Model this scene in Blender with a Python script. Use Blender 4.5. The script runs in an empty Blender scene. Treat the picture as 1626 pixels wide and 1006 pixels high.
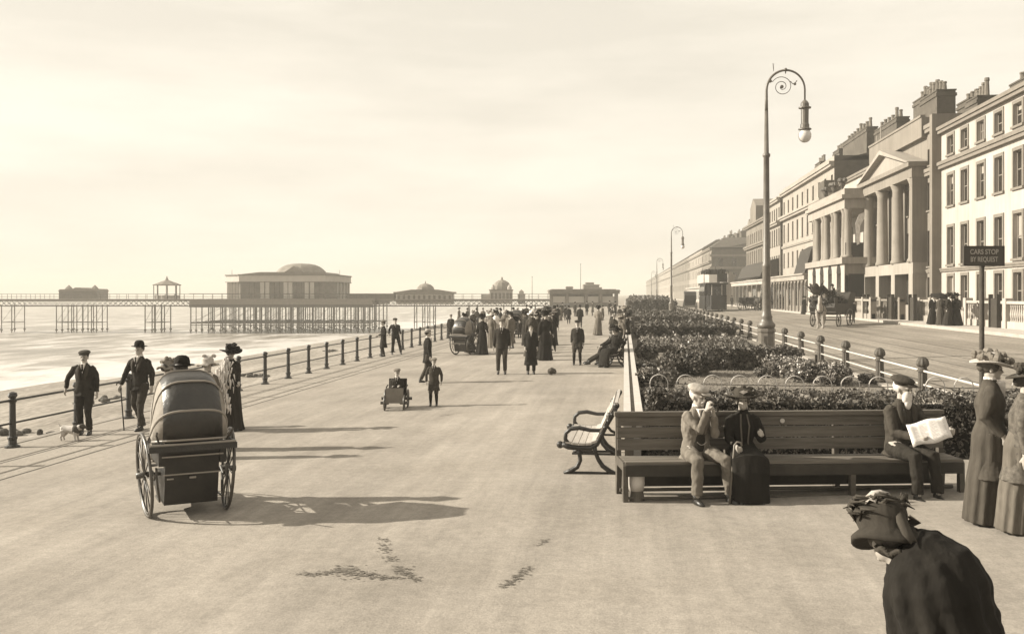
import bpy, math, random
import numpy as np
from mathutils import Vector, Matrix, Euler
random.seed(7)
S = bpy.context.scene
C = S.collection
PI = math.pi
R = math.radians

# ---------------------------------------------------------------- camera
FPX, CX, HY, VX = 1500.0, 813.0, 467.0, 992.0      # focal length in photo pixels, centre, horizon, street vanishing point
TH = math.atan((VX - CX) / FPX)
CAMZ = 2.5
cd = bpy.data.cameras.new('camera'); cam = bpy.data.objects.new('camera', cd); C.objects.link(cam)
cam.location = (0, 0, CAMZ); cam.rotation_euler = (PI / 2, 0, TH)
cd.sensor_width = 36; cd.lens = 36 * FPX / 1626; cd.shift_y = (HY - 503) / 1626
cd.clip_start = 0.1; cd.clip_end = 9000
S.camera = cam

# ---------------------------------------------------------------- sky, sun, exposure
SUN_EL, SUN_STR, EXPO = 26.0, 5.0, 1.12
w = bpy.data.worlds.new('World'); S.world = w; w.use_nodes = True
nt = w.node_tree; nt.nodes.clear()
def N(t, **k):
    n = nt.nodes.new(t)
    for a, b in k.items(): setattr(n, a, b)
    return n
out = N('ShaderNodeOutputWorld'); bg = N('ShaderNodeBackground')
sky = N('ShaderNodeTexSky'); sky.sky_type = 'NISHITA'; sky.sun_disc = False
sky.sun_elevation = R(SUN_EL); sky.sun_rotation = R(-90); sky.dust_density = 2.5; sky.air_density = 1.0
bw = N('ShaderNodeRGBToBW'); nt.links.new(sky.outputs[0], bw.inputs[0])
tc = N('ShaderNodeTexCoord'); mp = N('ShaderNodeMapping'); mp.inputs['Scale'].default_value = (1.1, 1.1, 6.0)
nz = N('ShaderNodeTexNoise'); nz.inputs['Scale'].default_value = 2.2; nz.inputs['Detail'].default_value = 7; nz.inputs['Roughness'].default_value = .55
nt.links.new(tc.outputs['Generated'], mp.inputs[0]); nt.links.new(mp.outputs[0], nz.inputs[0])
cr = N('ShaderNodeMapRange'); cr.inputs['From Min'].default_value = .38; cr.inputs['From Max'].default_value = .62
cr.inputs['To Min'].default_value = 4.3; cr.inputs['To Max'].default_value = 5.2
nt.links.new(nz.outputs[0], cr.inputs[0])
mx = N('ShaderNodeMix'); mx.data_type = 'FLOAT'; mx.inputs[0].default_value = .82
nt.links.new(bw.outputs[0], mx.inputs[2]); nt.links.new(cr.outputs[0], mx.inputs[3])
tint = N('ShaderNodeMix'); tint.data_type = 'RGBA'; tint.blend_type = 'MULTIPLY'; tint.inputs[0].default_value = 1
nt.links.new(mx.outputs[0], tint.inputs[6]); tint.inputs[7].default_value = (1, .93, .80, 1)
nt.links.new(tint.outputs[2], bg.inputs[0]); bg.inputs[1].default_value = .1
nt.links.new(bg.outputs[0], out.inputs[0])
sd = bpy.data.lights.new('sun', 'SUN'); so = bpy.data.objects.new('sun', sd); C.objects.link(so)
sd.energy = SUN_STR; sd.angle = R(.5); sd.color = (1, .93, .80)
so.rotation_euler = (0, -R(90 - SUN_EL), 0)        # light comes from the sea side (-X)
S.view_settings.view_transform = 'Standard'; S.view_settings.look = 'None'
S.view_settings.exposure = EXPO; S.view_settings.gamma = 1
S.cycles.volume_bounces = 0

# ---------------------------------------------------------------- geometry of the view (unprojection to real places)
FW = Vector((-math.sin(TH), math.cos(TH), 0)); RT = Vector((math.cos(TH), math.sin(TH), 0)); UP = Vector((0, 0, 1)); CAM = Vector((0, 0, CAMZ))
GP = [(-11.3, -.26), (-10.9, -.25), (-5, -.02), (-2, .07), (0, .10), (.3, .1045), (6.4, .2176), (6.8, .25), (16.7, .66), (16.71, .80), (40, .82)]
def gz(x):
    if x <= GP[0][0]: return GP[0][1]
    for (a, za), (b, zb) in zip(GP, GP[1:]):
        if x <= b: return za + (zb - za) * (x - a) / (b - a)
    return GP[-1][1]
def ray(px, py): return FW + RT * ((px - CX) / FPX) + UP * ((HY - py) / FPX)
def at(px, py, d): return CAM + ray(px, py) * d
def G(px, py):
    r = ray(px, py); d = 2.5 / -r.z
    for _ in range(60):
        x = (CAM + r * d).x; d = .5 * d + .5 * (CAMZ - gz(x)) / -r.z
    return CAM + r * d
def dep(p): return (Vector(p) - CAM).dot(FW)
def YX(px, X):
    r = ray(px, HY); return r.y * X / r.x
def PX(x, y): # back to photo column
    v = Vector((x, y, CAMZ)) - CAM; return CX + FPX * v.dot(RT) / v.dot(FW)

# ---------------------------------------------------------------- materials (a warm monochrome)
MC = {}
def sep(v):
    t = min(1, max(0, (v - .02) / .5)); g = .90 + .08 * t; b = .72 + .20 * t
    return (min(1, v * 1.04), v * g, v * b, 1)
def mat(name, v, rough=.8, var=0., scale=8., bump=0., bscale=40., spec=.3, v2=None, stretch=None, metal=0, detail=5, sharp=None):
    if name in MC: return MC[name]
    m = bpy.data.materials.new(name); m.use_nodes = True; t = m.node_tree; b = t.nodes['Principled BSDF']
    b.inputs['Base Color'].default_value = sep(v); b.inputs['Roughness'].default_value = rough
    b.inputs['Specular IOR Level'].default_value = spec; b.inputs['Metallic'].default_value = metal
    co = t.nodes.new('ShaderNodeTexCoord'); mpp = t.nodes.new('ShaderNodeMapping'); t.links.new(co.outputs['Object'], mpp.inputs[0])
    if stretch: mpp.inputs['Scale'].default_value = stretch
    if var or v2 is not None:
        n = t.nodes.new('ShaderNodeTexNoise'); n.inputs['Scale'].default_value = scale; n.inputs['Detail'].default_value = detail; n.inputs['Roughness'].default_value = .65
        t.links.new(mpp.outputs[0], n.inputs[0])
        rp = t.nodes.new('ShaderNodeValToRGB'); lo, hi = (v * (1 - var), v * (1 + var)) if v2 is None else (v, v2)
        s0, s1 = sharp or (.3, .7)
        rp.color_ramp.elements[0].position = s0; rp.color_ramp.elements[1].position = s1
        rp.color_ramp.elements[0].color = sep(lo); rp.color_ramp.elements[1].color = sep(hi)
        t.links.new(n.outputs[0], rp.inputs[0]); t.links.new(rp.outputs[0], b.inputs['Base Color'])
    if bump:
        n2 = t.nodes.new('ShaderNodeTexNoise'); n2.inputs['Scale'].default_value = bscale; n2.inputs['Detail'].default_value = 4
        t.links.new(mpp.outputs[0], n2.inputs[0])
        bp = t.nodes.new('ShaderNodeBump'); bp.inputs['Strength'].default_value = bump; bp.inputs['Distance'].default_value = .02
        t.links.new(n2.outputs[0], bp.inputs['Height']); t.links.new(bp.outputs[0], b.inputs['Normal'])
    MC[name] = m; return m
def cloth(name, v, stretch=(1, 1, .35)): return mat(name, v, .92, .28, 9, .7, 16, .15, stretch=stretch)
SKIN = mat('skin', .30, .6, .1, 12); SKIN2 = mat('skin_shaded', .24, .6, .1, 12)
BLK = cloth('black_cloth', .013); DRK = cloth('dark_cloth', .022); CHAR = cloth('charcoal_cloth', .042); GRY = cloth('grey_cloth', .10)
TWEED = cloth('pale_tweed', .15); MIDG = cloth('mid_grey_cloth', .15); WHT = cloth('white_cloth', .55); PALE = cloth('pale_cloth', .30)
HAIRD = mat('dark_hair', .03, .6, .3, 40); HAIRW = mat('white_hair', .5, .8, .2, 40); HAIRM = mat('brown_hair', .07, .6, .3, 40)
LEATH = mat('black_leather', .014, .4, .3, 10, .3, 30, .5)
IRON = mat('black_iron', .018, .45, .35, 14, .2, 60, .5); IRONG = mat('grey_iron', .10, .5, .3, 9, .2, 60, .4)
WHITEP = mat('white_paint', .42, .5, .12, 6, .15, 40)
STRAW = mat('straw', .35, .8, .2, 30, .4, 120)

# ---------------------------------------------------------------- mesh builder
def V3(*a): return Vector(a)
class MB:
    def __init__(s): s.v = []; s.f = []; s.m = []; s.mi = 0
    def add(s, vs, fs, mi=None):
        o = len(s.v); s.v += [tuple(p) for p in vs]; s.f += [tuple(i + o for i in f) for f in fs]; s.m += [s.mi if mi is None else mi] * len(fs); return s
    def box(s, x0, x1, y0, y1, z0, z1, mi=None, M=None):
        vs = [Vector((x, y, z)) for z in (z0, z1) for y in (y0, y1) for x in (x0, x1)]
        if M: vs = [M @ p for p in vs]
        return s.add(vs, [(0, 2, 3, 1), (4, 5, 7, 6), (0, 1, 5, 4), (2, 6, 7, 3), (0, 4, 6, 2), (1, 3, 7, 5)], mi)
    def taper(s, c0, c1, h0, h1, mi=None):
        c0 = Vector(c0); c1 = Vector(c1)
        vs = [c + Vector((a * h[0], b * h[1], 0)) for c, h in ((c0, h0), (c1, h1)) for a, b in ((-1, -1), (1, -1), (1, 1), (-1, 1))]
        return s.add(vs, [(3, 2, 1, 0), (4, 5, 6, 7), (0, 1, 5, 4), (1, 2, 6, 5), (2, 3, 7, 6), (3, 0, 4, 7)], mi)
    def loft(s, rings, closed=False, caps=True, mi=None):
        n = len(rings[0]); vs = [p for r in rings for p in r]; fs = []
        k = len(rings)
        for i in range(k if closed else k - 1):
            j = (i + 1) % k
            for a in range(n):
                b = (a + 1) % n; fs.append((i * n + a, i * n + b, j * n + b, j * n + a))
        if caps and not closed: fs += [tuple(range(n))[::-1], tuple((k - 1) * n + a for a in range(n))]
        return s.add(vs, fs, mi)
    def ell_loft(s, cs, rx, ry, xdir=(1, 0, 0), n=16, fold=None, mi=None, caps=True):
        cs = [Vector(c) for c in cs]; X = Vector(xdir).normalized(); rings = []
        for i, c in enumerate(cs):
            t = (cs[min(i + 1, len(cs) - 1)] - cs[max(i - 1, 0)]); t = t.normalized() if t.length > 1e-6 else Vector((0, 0, 1))
            x = (X - t * X.dot(t)).normalized(); y = t.cross(x)
            rr = []
            for k in range(n):
                a = 2 * PI * k / n; q = 1.0
                if fold: q = 1 + fold[0] * (i / (len(cs) - 1)) * math.cos(fold[1] * a + fold[2] + i * .2)
                rr.append(c + x * (rx[i] * math.cos(a) * q) + y * (ry[i] * math.sin(a) * q))
            rings.append(rr)
        return s.loft(rings, mi=mi, caps=caps)
    def tube(s, pts, r, n=8, mi=None, closed=False, caps=True):
        pts = [Vector(p) for p in pts]; k = len(pts)
        if not hasattr(r, '__len__'): r = [r] * k
        rings = []; prev = None
        for i, p in enumerate(pts):
            if closed: t = pts[(i + 1) % k] - pts[i - 1]
            else: t = pts[min(i + 1, k - 1)] - pts[max(i - 1, 0)]
            t = t.normalized() if t.length > 1e-9 else Vector((0, 0, 1))
            if prev is None:
                a = Vector((0, 0, 1)) if abs(t.z) < .9 else Vector((1, 0, 0)); x = t.cross(a).normalized()
            else: x = (prev - t * prev.dot(t)).normalized()
            prev = x; y = t.cross(x)
            rings.append([p + (x * math.cos(2 * PI * j / n) + y * math.sin(2 * PI * j / n)) * r[i] for j in range(n)])
        return s.loft(rings, closed=closed, mi=mi, caps=caps)
    def ell(s, c, r, n=12, m=8, M=None, mi=None):
        c = Vector(c); rings = []
        if not hasattr(r, '__len__'): r = (r, r, r)
        for i in range(m + 1):
            th = PI * (i + .02 * (i == 0) - .02 * (i == m)) / m
            rr = []
            for k in range(n):
                a = 2 * PI * k / n; p = Vector((r[0] * math.sin(th) * math.cos(a), r[1] * math.sin(th) * math.sin(a), -r[2] * math.cos(th)))
                if M: p = M @ p
                rr.append(c + p)
            rings.append(rr)
        return s.loft(rings, mi=mi)
    def lathe(s, prof, c=(0, 0, 0), n=16, M=None, mi=None, caps=True, flute=0, fn=0):
        c = Vector(c); rings = []
        for r, z in prof:
            rr = []
            for k in range(n):
                a = 2 * PI * k / n; q = 1 - flute * (k % 2 if fn else 0)
                p = Vector((r * q * math.cos(a), r * q * math.sin(a), z)); rr.append((c + (M @ p if M else p)))
            rings.append(rr)
        return s.loft(rings, mi=mi, caps=caps)
    def prism(s, poly, axis, a, b, mi=None): # poly of 2D points extruded along axis ('x','y','z')
        def P(u, v, t): return {'x': (t, u, v), 'y': (u, t, v), 'z': (u, v, t)}[axis]
        n = len(poly); vs = [P(u, v, a) for u, v in poly] + [P(u, v, b) for u, v in poly]
        fs = [tuple(range(n))[::-1], tuple(range(n, 2 * n))] + [(i, (i + 1) % n, n + (i + 1) % n, n + i) for i in range(n)]
        return s.add(vs, fs, mi)
    def build(s, name, mats, parent=None, smooth=False, remesh=None, sub=0):
        me = bpy.data.meshes.new(name); me.from_pydata(s.v, [], s.f)
        if not isinstance(mats, (list, tuple)): mats = [mats]
        for m in mats: me.materials.append(m)
        if len(mats) > 1: me.polygons.foreach_set('material_index', s.m)
        me.update()
        if smooth: me.shade_smooth()
        o = bpy.data.objects.new(name, me); C.objects.link(o)
        if parent: o.parent = parent
        if remesh:
            rm = o.modifiers.new('remesh', 'REMESH'); rm.mode = 'VOXEL'; rm.voxel_size = remesh; rm.use_smooth_shade = True
            sm = o.modifiers.new('smooth', 'SMOOTH'); sm.iterations = 3 if remesh < .011 else 2; sm.factor = .5
        return o
def fixn(o):
    import bmesh
    bm = bmesh.new(); bm.from_mesh(o.data); bmesh.ops.recalc_face_normals(bm, faces=bm.faces); bm.to_mesh(o.data); bm.free(); return o
def empty(name, loc, rz=0, label=None, cat=None, group=None):
    o = bpy.data.objects.new(name, None); C.objects.link(o); o.location = loc; o.rotation_euler = (0, 0, rz); o.empty_display_size = .2
    tag(o, label, cat, group); return o
def tag(o, label=None, cat=None, group=None, kind=None):
    if label: o['label'] = label
    if cat: o['category'] = cat
    if group: o['group'] = group
    if kind: o['kind'] = kind
    return o
def struct(o): o['kind'] = 'structure'; return o
def dup(o, loc=None, rz=None, label=None, group=None, parent=None):
    c = o.copy(); C.objects.link(c); c.parent = parent
    if loc is not None: c.location = loc
    if rz is not None: c.rotation_euler = (0, 0, rz)
    if label: c['label'] = label
    if group: c['group'] = group
    for ch in list(o.children): dup(ch, parent=c)
    return c
def arc(c, r, a0, a1, n, plane='xz', ry=None):
    ry = ry or r; o = []
    for i in range(n + 1):
        a = R(a0 + (a1 - a0) * i / n); u, v = r * math.cos(a), ry * math.sin(a)
        o.append(Vector(c) + (Vector((u, 0, v)) if plane == 'xz' else Vector((0, u, v)) if plane == 'yz' else Vector((u, v, 0))))
    return o

def mesh_text(s, loc, size, m, parent, rot=(PI / 2, 0, 0), name='lettering', sx=1):
    cu = bpy.data.curves.new(name, 'FONT'); cu.body = s; cu.size = size; cu.align_x = 'CENTER'; cu.align_y = 'CENTER'; cu.extrude = .003; cu.offset = .0015
    t = bpy.data.objects.new('tmp', cu); C.objects.link(t); dg = bpy.context.evaluated_depsgraph_get(); me = bpy.data.meshes.new_from_object(t.evaluated_get(dg)); bpy.data.objects.remove(t)
    me.materials.clear(); me.materials.append(m); o = bpy.data.objects.new(name, me); C.objects.link(o); o.parent = parent; o.location = loc; o.rotation_euler = rot; o.scale = (sx, 1, 1); return o
def boxes(name, bl, m, parent):
    for b in bl: q = MB(); q.box(*b); q.build(name, m, parent)
# ================================================================ SETTING
def sheet(name, xs, ys, zf, m):
    mb = MB(); nx, ny = len(xs), len(ys)
    vs = [(x, y, zf(x, y)) for y in ys for x in xs]
    fs = [(j * nx + i, j * nx + i + 1, (j + 1) * nx + i + 1, (j + 1) * nx + i) for j in range(ny - 1) for i in range(nx - 1)]
    mb.add(vs, fs); return struct(mb.build(name, m))
def lin(a, b, n): return [a + (b - a) * i / n for i in range(n + 1)]
FAR = 2600
def tracks(m, amt, stretch, sc):
    t = m.node_tree; b = t.nodes['Principled BSDF']; src = b.inputs['Base Color'].links[0].from_socket
    co = t.nodes.new('ShaderNodeTexCoord'); mp_ = t.nodes.new('ShaderNodeMapping'); mp_.inputs['Scale'].default_value = stretch; mp_.inputs['Rotation'].default_value = (0, 0, R(7)); t.links.new(co.outputs['Object'], mp_.inputs[0])
    n = t.nodes.new('ShaderNodeTexNoise'); n.inputs['Scale'].default_value = sc; n.inputs['Detail'].default_value = 6; n.inputs['Roughness'].default_value = .7; t.links.new(mp_.outputs[0], n.inputs[0])
    mr = t.nodes.new('ShaderNodeMapRange'); mr.inputs['From Min'].default_value = .35; mr.inputs['From Max'].default_value = .65; mr.inputs['To Min'].default_value = 1 - amt; mr.inputs['To Max'].default_value = 1 + amt
    t.links.new(n.outputs[0], mr.inputs[0]); mm = t.nodes.new('ShaderNodeVectorMath'); mm.operation = 'SCALE'
    t.links.new(src, mm.inputs[0]); t.links.new(mr.outputs[0], mm.inputs['Scale']); t.links.new(mm.outputs[0], b.inputs['Base Color'])
PROM = mat('promenade_tarmac', .205, .95, v2=.27, scale=.55, bump=.22, bscale=55, spec=.1, detail=9, sharp=(.25, .75))
def grain(m, amt, sc):   # fine aggregate speckle on top of the broad wear
    t = m.node_tree; b = t.nodes['Principled BSDF']; src = b.inputs['Base Color'].links[0].from_socket
    co = [n for n in t.nodes if n.type == 'MAPPING'][0]
    n = t.nodes.new('ShaderNodeTexNoise'); n.inputs['Scale'].default_value = sc; n.inputs['Detail'].default_value = 3; t.links.new(co.outputs[0], n.inputs[0])
    mr = t.nodes.new('ShaderNodeMapRange'); mr.inputs['From Min'].default_value = .3; mr.inputs['From Max'].default_value = .7; mr.inputs['To Min'].default_value = 1 - amt; mr.inputs['To Max'].default_value = 1 + amt
    t.links.new(n.outputs[0], mr.inputs[0]); mm = t.nodes.new('ShaderNodeVectorMath'); mm.operation = 'SCALE'
    t.links.new(src, mm.inputs[0]); t.links.new(mr.outputs[0], mm.inputs['Scale']); t.links.new(mm.outputs[0], b.inputs['Base Color'])
grain(PROM, .11, 38); tracks(PROM, .10, (2.6, .10, 1), 1.2); tracks(PROM, .14, (.5, .22, 1), .9); tracks(PROM, .10, (9, 9, 1), .8)
PAVE = mat('pale_paving', .22, .95, v2=.27, scale=1.2, bump=.25, bscale=40, spec=.1, stretch=(1, .4, 1)); grain(PAVE, .15, 30)
ROAD = mat('road_dirt', .15, .95, v2=.23, scale=.35, bump=.3, bscale=30, spec=.1, detail=8, stretch=(1, .35, 1)); grain(ROAD, .18, 14); tracks(ROAD, .2, (1.6, .05, 1), 1.3)
FOOT = mat('stone_flags', .33, .9, v2=.40, scale=1.0, spec=.15, stretch=(1, .4, 1)); KERB = mat('kerb_stone', .30, .9, .15, 3)
SOIL = mat('garden_soil', .07, .95, .4, 5, .4, 20)
SHING = mat('shingle', .17, .95, v2=.29, scale=.5, bump=.8, bscale=9, spec=.1, detail=9, stretch=(1, .3, 1)); grain(SHING, .3, 5)
sheet('ground', [-60, 3000], [-30, FAR], lambda x, y: -6.6, SHING)
yy = [-12, -4] + lin(0, 60, 20) + lin(70, 300, 12) + [600, 1200, FAR]
sheet('promenade', [-8.9, -7, -5, -3.5, -2, -1, 0, .05], yy, lambda x, y: gz(x), PROM)
sheet('path', [-11.15, -8.9], yy, lambda x, y: gz(x), PAVE)
mb = MB(); 
for x in (-8.93, -9.95): mb.box(x - .02, x + .02, -10, 400, gz(x) - .01, gz(x) + .004)
struct(mb.build('paving_joint', mat('dark_joint', .06, .95)))
mb = MB(); mb.box(-11.32, -11.15, -12, 420, -6, -.245); struct(mb.build('sea_wall_coping', mat('old_stone', .22, .9, .3, 2, .3, 12)))
# beach: shingle dropping to the water, with humps
def bz(x, y):
    t = (-11.3 - x) / 40; return -2.6 - 3.0 * t + .18 * math.sin(y * .21 + x * .3) * math.sin(t * 3.1) + .12 * math.sin(x * .9 + y * .05)
sheet('beach', lin(-75, -11.3, 60), lin(-10, 60, 50) + lin(65, 260, 40) + [400, 800, FAR], bz, SHING)
# sea
WAT = bpy.data.materials.new('sea_water'); WAT.use_nodes = True
t = WAT.node_tree; b = t.nodes['Principled BSDF']; b.inputs['Roughness'].default_value = .32; b.inputs['Specular IOR Level'].default_value = .5
co = t.nodes.new('ShaderNodeTexCoord'); m1 = t.nodes.new('ShaderNodeMapping'); m1.inputs['Scale'].default_value = (.16, .05, 1); m1.inputs['Rotation'].default_value = (0, 0, R(-12)); t.links.new(co.outputs['Object'], m1.inputs[0])
n1 = t.nodes.new('ShaderNodeTexNoise'); n1.inputs['Scale'].default_value = 1.3; n1.inputs['Detail'].default_value = 8; n1.inputs['Roughness'].default_value = .62; t.links.new(m1.outputs[0], n1.inputs[0])
rp = t.nodes.new('ShaderNodeValToRGB'); e = rp.color_ramp.elements; e[0].position = .36; e[0].color = sep(.13); e[1].position = .50; e[1].color = sep(.25)
e2 = e.new(.60); e2.color = sep(.48); t.links.new(n1.outputs[0], rp.inputs[0])
# foam belt by the shore
sx = t.nodes.new('ShaderNodeSeparateXYZ'); t.links.new(co.outputs['Object'], sx.inputs[0])
n3 = t.nodes.new('ShaderNodeTexNoise'); n3.inputs['Scale'].default_value = .12; n3.inputs['Detail'].default_value = 6; t.links.new(co.outputs['Object'], n3.inputs[0])
ml = t.nodes.new('ShaderNodeMath'); ml.operation = 'MULTIPLY_ADD'; ml.inputs[1].default_value = 60; ml.inputs[2].default_value = -30; t.links.new(n3.outputs[0], ml.inputs[0])
ad = t.nodes.new('ShaderNodeMath'); ad.operation = 'ADD'; t.links.new(sx.outputs[0], ad.inputs[0]); t.links.new(ml.outputs[0], ad.inputs[1])
mr = t.nodes.new('ShaderNodeMapRange'); mr.inputs['From Min'].default_value = -66; mr.inputs['From Max'].default_value = -56; t.links.new(ad.outputs[0], mr.inputs[0])
mx2 = t.nodes.new('ShaderNodeMix'); mx2.data_type = 'RGBA'; t.links.new(mr.outputs[0], mx2.inputs[0]); t.links.new(rp.outputs[0], mx2.inputs[6]); mx2.inputs[7].default_value = sep(.55)
t.links.new(mx2.outputs[2], b.inputs['Base Color'])
bp = t.nodes.new('ShaderNodeBump'); bp.inputs['Strength'].default_value = .6; bp.inputs['Distance'].default_value = .4
m4 = t.nodes.new('ShaderNodeMapping'); m4.inputs['Scale'].default_value = (1.2, .45, 1); t.links.new(co.outputs['Object'], m4.inputs[0])
n4 = t.nodes.new('ShaderNodeTexNoise'); n4.inputs['Scale'].default_value = .8; n4.inputs['Detail'].default_value = 6; t.links.new(m4.outputs[0], n4.inputs[0]); t.links.new(n4.outputs[0], bp.inputs['Height']); t.links.new(bp.outputs[0], b.inputs['Normal'])
sheet('sea', [-7000, -1500, -400, -100, -47], [-30, 0, 200, 1000, 7000], lambda x, y: -5.5, WAT)
# road, kerbs, pavement, land behind
sheet('garden_bed', [.30, 3.3, 6.40], [13.9, 60, 200, 420], lambda x, y: .18, SOIL)
sheet('promenade_apron', [.05, .3, 3.3, 6.4], [-12, 0, 7, 13.9], lambda x, y: gz(min(x, .05)) if x < 1 else .1045 + (x - .3) * .0185, PROM)
mb = MB(); mb.box(6.40, 6.62, -12, 420, -.2, .24); struct(mb.build('garden_kerb', KERB))
sheet('road', [6.62, 9, 12, 16.6], [-12, 0, 60, 200, 500, FAR], lambda x, y: gz(x), ROAD)
mb = MB(); mb.box(16.6, 16.8, -12, 420, .2, .81); struct(mb.build('kerb', KERB))
sheet('pavement', [16.8, 19.7], [-12, 0, 60, 200, 500, FAR], lambda x, y: .80, FOOT)
sheet('land', [19.7, 3000], [-12, FAR], lambda x, y: .78, SOIL)
sheet('far_promenade', [.05, 6.62], [420, FAR], lambda x, y: .15, PROM)
mb = MB()
for x in (8.6, 9.9, 11.0, 12.3): mb.box(x - .03, x + .03, -5, 500, gz(x), gz(x) + .006)
struct(mb.build('tram_rails', mat('rail_steel', .05, .4)))
# stains on the tarmac: irregular flat patches
rs = random.Random(3)
def stain(pts, name='ground_stain'):
    mb = MB()
    for i in range(len(pts) - 1):
        (x0, y0, h0), (x1, y1, h1) = pts[i], pts[i + 1]; n = max(6, int(2.6 * (abs(x1 - x0) + abs(y1 - y0))))
        for k in range(n):
            t_ = rs.random(); hw = h0 + (h1 - h0) * t_; g = G(x0 + (x1 - x0) * t_, y0 + (y1 - y0) * t_) + Vector((rs.gauss(0, .03), rs.gauss(0, hw * .6 + .012), 0)); r_ = rs.uniform(.004, .016) * (.5 + hw * 5)
            ring = [g + Vector((r_ * rs.uniform(.9, 2.2) * math.cos(a), r_ * rs.uniform(.5, 1.1) * math.sin(a), .003 + .0002 * (len(mb.f) % 19))) for a in [2 * PI * j / 8 for j in range(8)]]
            mb.add(ring, [tuple(range(8))])
    return struct(mb.build(name, mat('dark_stain', .115, .95, .3, 20)))
stain([(474, 911, .01), (482, 911, .05), (500, 912, .03), (520, 909, .05), (535, 906, .09), (548, 905, .16), (560, 909, .13), (575, 911, .08), (592, 914, .07), (612, 917, .03), (636, 918, .01)])
stain([(628, 898, .01), (634, 903, .08), (642, 909, .09), (652, 914, .07), (666, 922, .01)])
stain([(606, 852, .02), (609, 860, .06), (612, 870, .06), (616, 878, .02)]); stain([(617, 882, .02), (621, 887, .06), (626, 891, .02)])
stain([(800, 933, .01), (812, 924, .04), (822, 915, .07), (834, 906, .05), (842, 900, .01)]); stain([(855, 866, .01), (861, 861, .04), (867, 856, .01)])
stain([(698, 661, .01), (708, 659, .05), (720, 657, .05), (732, 655, .01)])

# ---------------------------------------------------------------- sea railing (one fence: posts, rails)
fence = empty('sea_railing', (-10.92, 0, -.25), 0, 'long iron seafront railing of capped posts and two bars running beside the beach', 'railing')
P0 = G(27, 710); y_first = P0.y; ys = []
k = -3
while y_first + 2.0 * k < 215 and len(ys) < 100: ys.append(y_first + 2.0 * k); k += 1
pm = MB(); pm.lathe([(.13, 0), (.13, .03), (.075, .06), (.07, .14), (.085, .16), (.085, .19), (.06, .21), (.053, .80), (.075, .83), (.075, .86), (.05, .88), (.085, .93), (.07, .98), (.02, 1.0)], n=10)
pr = None
for y in ys:
    if pr is None: pr = pm.build('post', IRON, fence, smooth=False); pr.location = (0, y, 0)
    else:
        c = pr.copy(); C.objects.link(c); c.parent = fence; c.location = (0, y, 0); c.rotation_euler = (0, 0, random.random() * .2)
for z, r in ((.85, .022), (.44, .02)):
    mb = MB(); mb.tube([(0, y_first - 8, z)] + [(0, y, z) for y in ys] + [(0, 420, z)], r, 6); mb.build('rail', IRON, fence)

# ---------------------------------------------------------------- beach bits
rs = random.Random(11)
for (px, py, n, lab) in ((12, 612, 5, 'low dark rocks awash at the left edge, the nearer patch'), (22, 603, 6, 'low dark rocks awash at the left edge, the farther patch'), (178, 634, 3, 'small dark rock on the beach behind the man with the cane'), (150, 641, 3, 'strip of dark weed on the beach between the two standing men'), (408, 598, 7, 'heap of dark weed and stones beside the railing post right of the tall woman'), (530, 558, 5, 'scatter of dark rocks near the water beyond the railing'), (30, 690, 5, 'small pile of pebbles and weed beside the leftmost railing post')):
    d = 1500 * 5.5 / (py - HY)
    for _ in range(30):
        p = at(px, py, d); d = .6 * d + .4 * 1500 * (CAMZ - bz(p.x, p.y)) / (py - HY)
    p = at(px, py, d)
    mb = MB()
    for i in range(n * 3): mb.ell((rs.gauss(0, .7), rs.gauss(0, .25), rs.random() * .15), (.1 + rs.random() * .22, .1 + rs.random() * .15, .06 + rs.random() * .14), 7, 5)
    o = mb.build('rock_pile', mat('wet_rock', .05, .8, .5, 5), None); o.location = (p.x, p.y, bz(p.x, p.y)); tag(o, lab, 'rocks')
# ================================================================ GARDEN
LEAF = mat('hedge_leaf', .014, .6, v2=.20, scale=7, detail=6, spec=.35, sharp=(.36, .68)); LEAF2 = mat('shrub_leaf', .03, .6, v2=.26, scale=5, detail=6, spec=.35, sharp=(.36, .7))
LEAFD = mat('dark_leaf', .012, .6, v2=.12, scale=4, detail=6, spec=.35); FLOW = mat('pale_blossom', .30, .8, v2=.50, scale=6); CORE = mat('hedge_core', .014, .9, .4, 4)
BARK = mat('bark', .05, .9, .3, 12, .5, 30)
rng = np.random.default_rng(5)
def leafquads(ctr, size, asp=.6):
    n = len(ctr); a = rng.normal(size=(n, 3)); a /= np.linalg.norm(a, axis=1)[:, None]
    b = rng.normal(size=(n, 3)); b -= a * (a * b).sum(1)[:, None]; b /= np.linalg.norm(b, axis=1)[:, None]
    s = size * (.6 + .8 * rng.random(n))[:, None]; a = a * s; b = b * s * asp
    return np.stack([ctr - a, ctr - b * .9 + a * .1, ctr + a, ctr + b * .9 + a * .1], 1).reshape(-1, 3)
def leafmesh(name, ctr, size, m, parent, asp=.6):
    v = leafquads(ctr, size, asp); n = len(ctr)
    me = bpy.data.meshes.new(name); me.vertices.add(4 * n); me.vertices.foreach_set('co', v.ravel().astype(np.float32))
    me.loops.add(4 * n); me.loops.foreach_set('vertex_index', np.arange(4 * n, dtype=np.int32)); me.polygons.add(n); me.polygons.foreach_set('loop_start', np.arange(0, 4 * n, 4, dtype=np.int32))
    me.materials.append(m); me.update(calc_edges=True); me.validate(); o = bpy.data.objects.new(name, me); C.objects.link(o); o.parent = parent; return o
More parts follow.
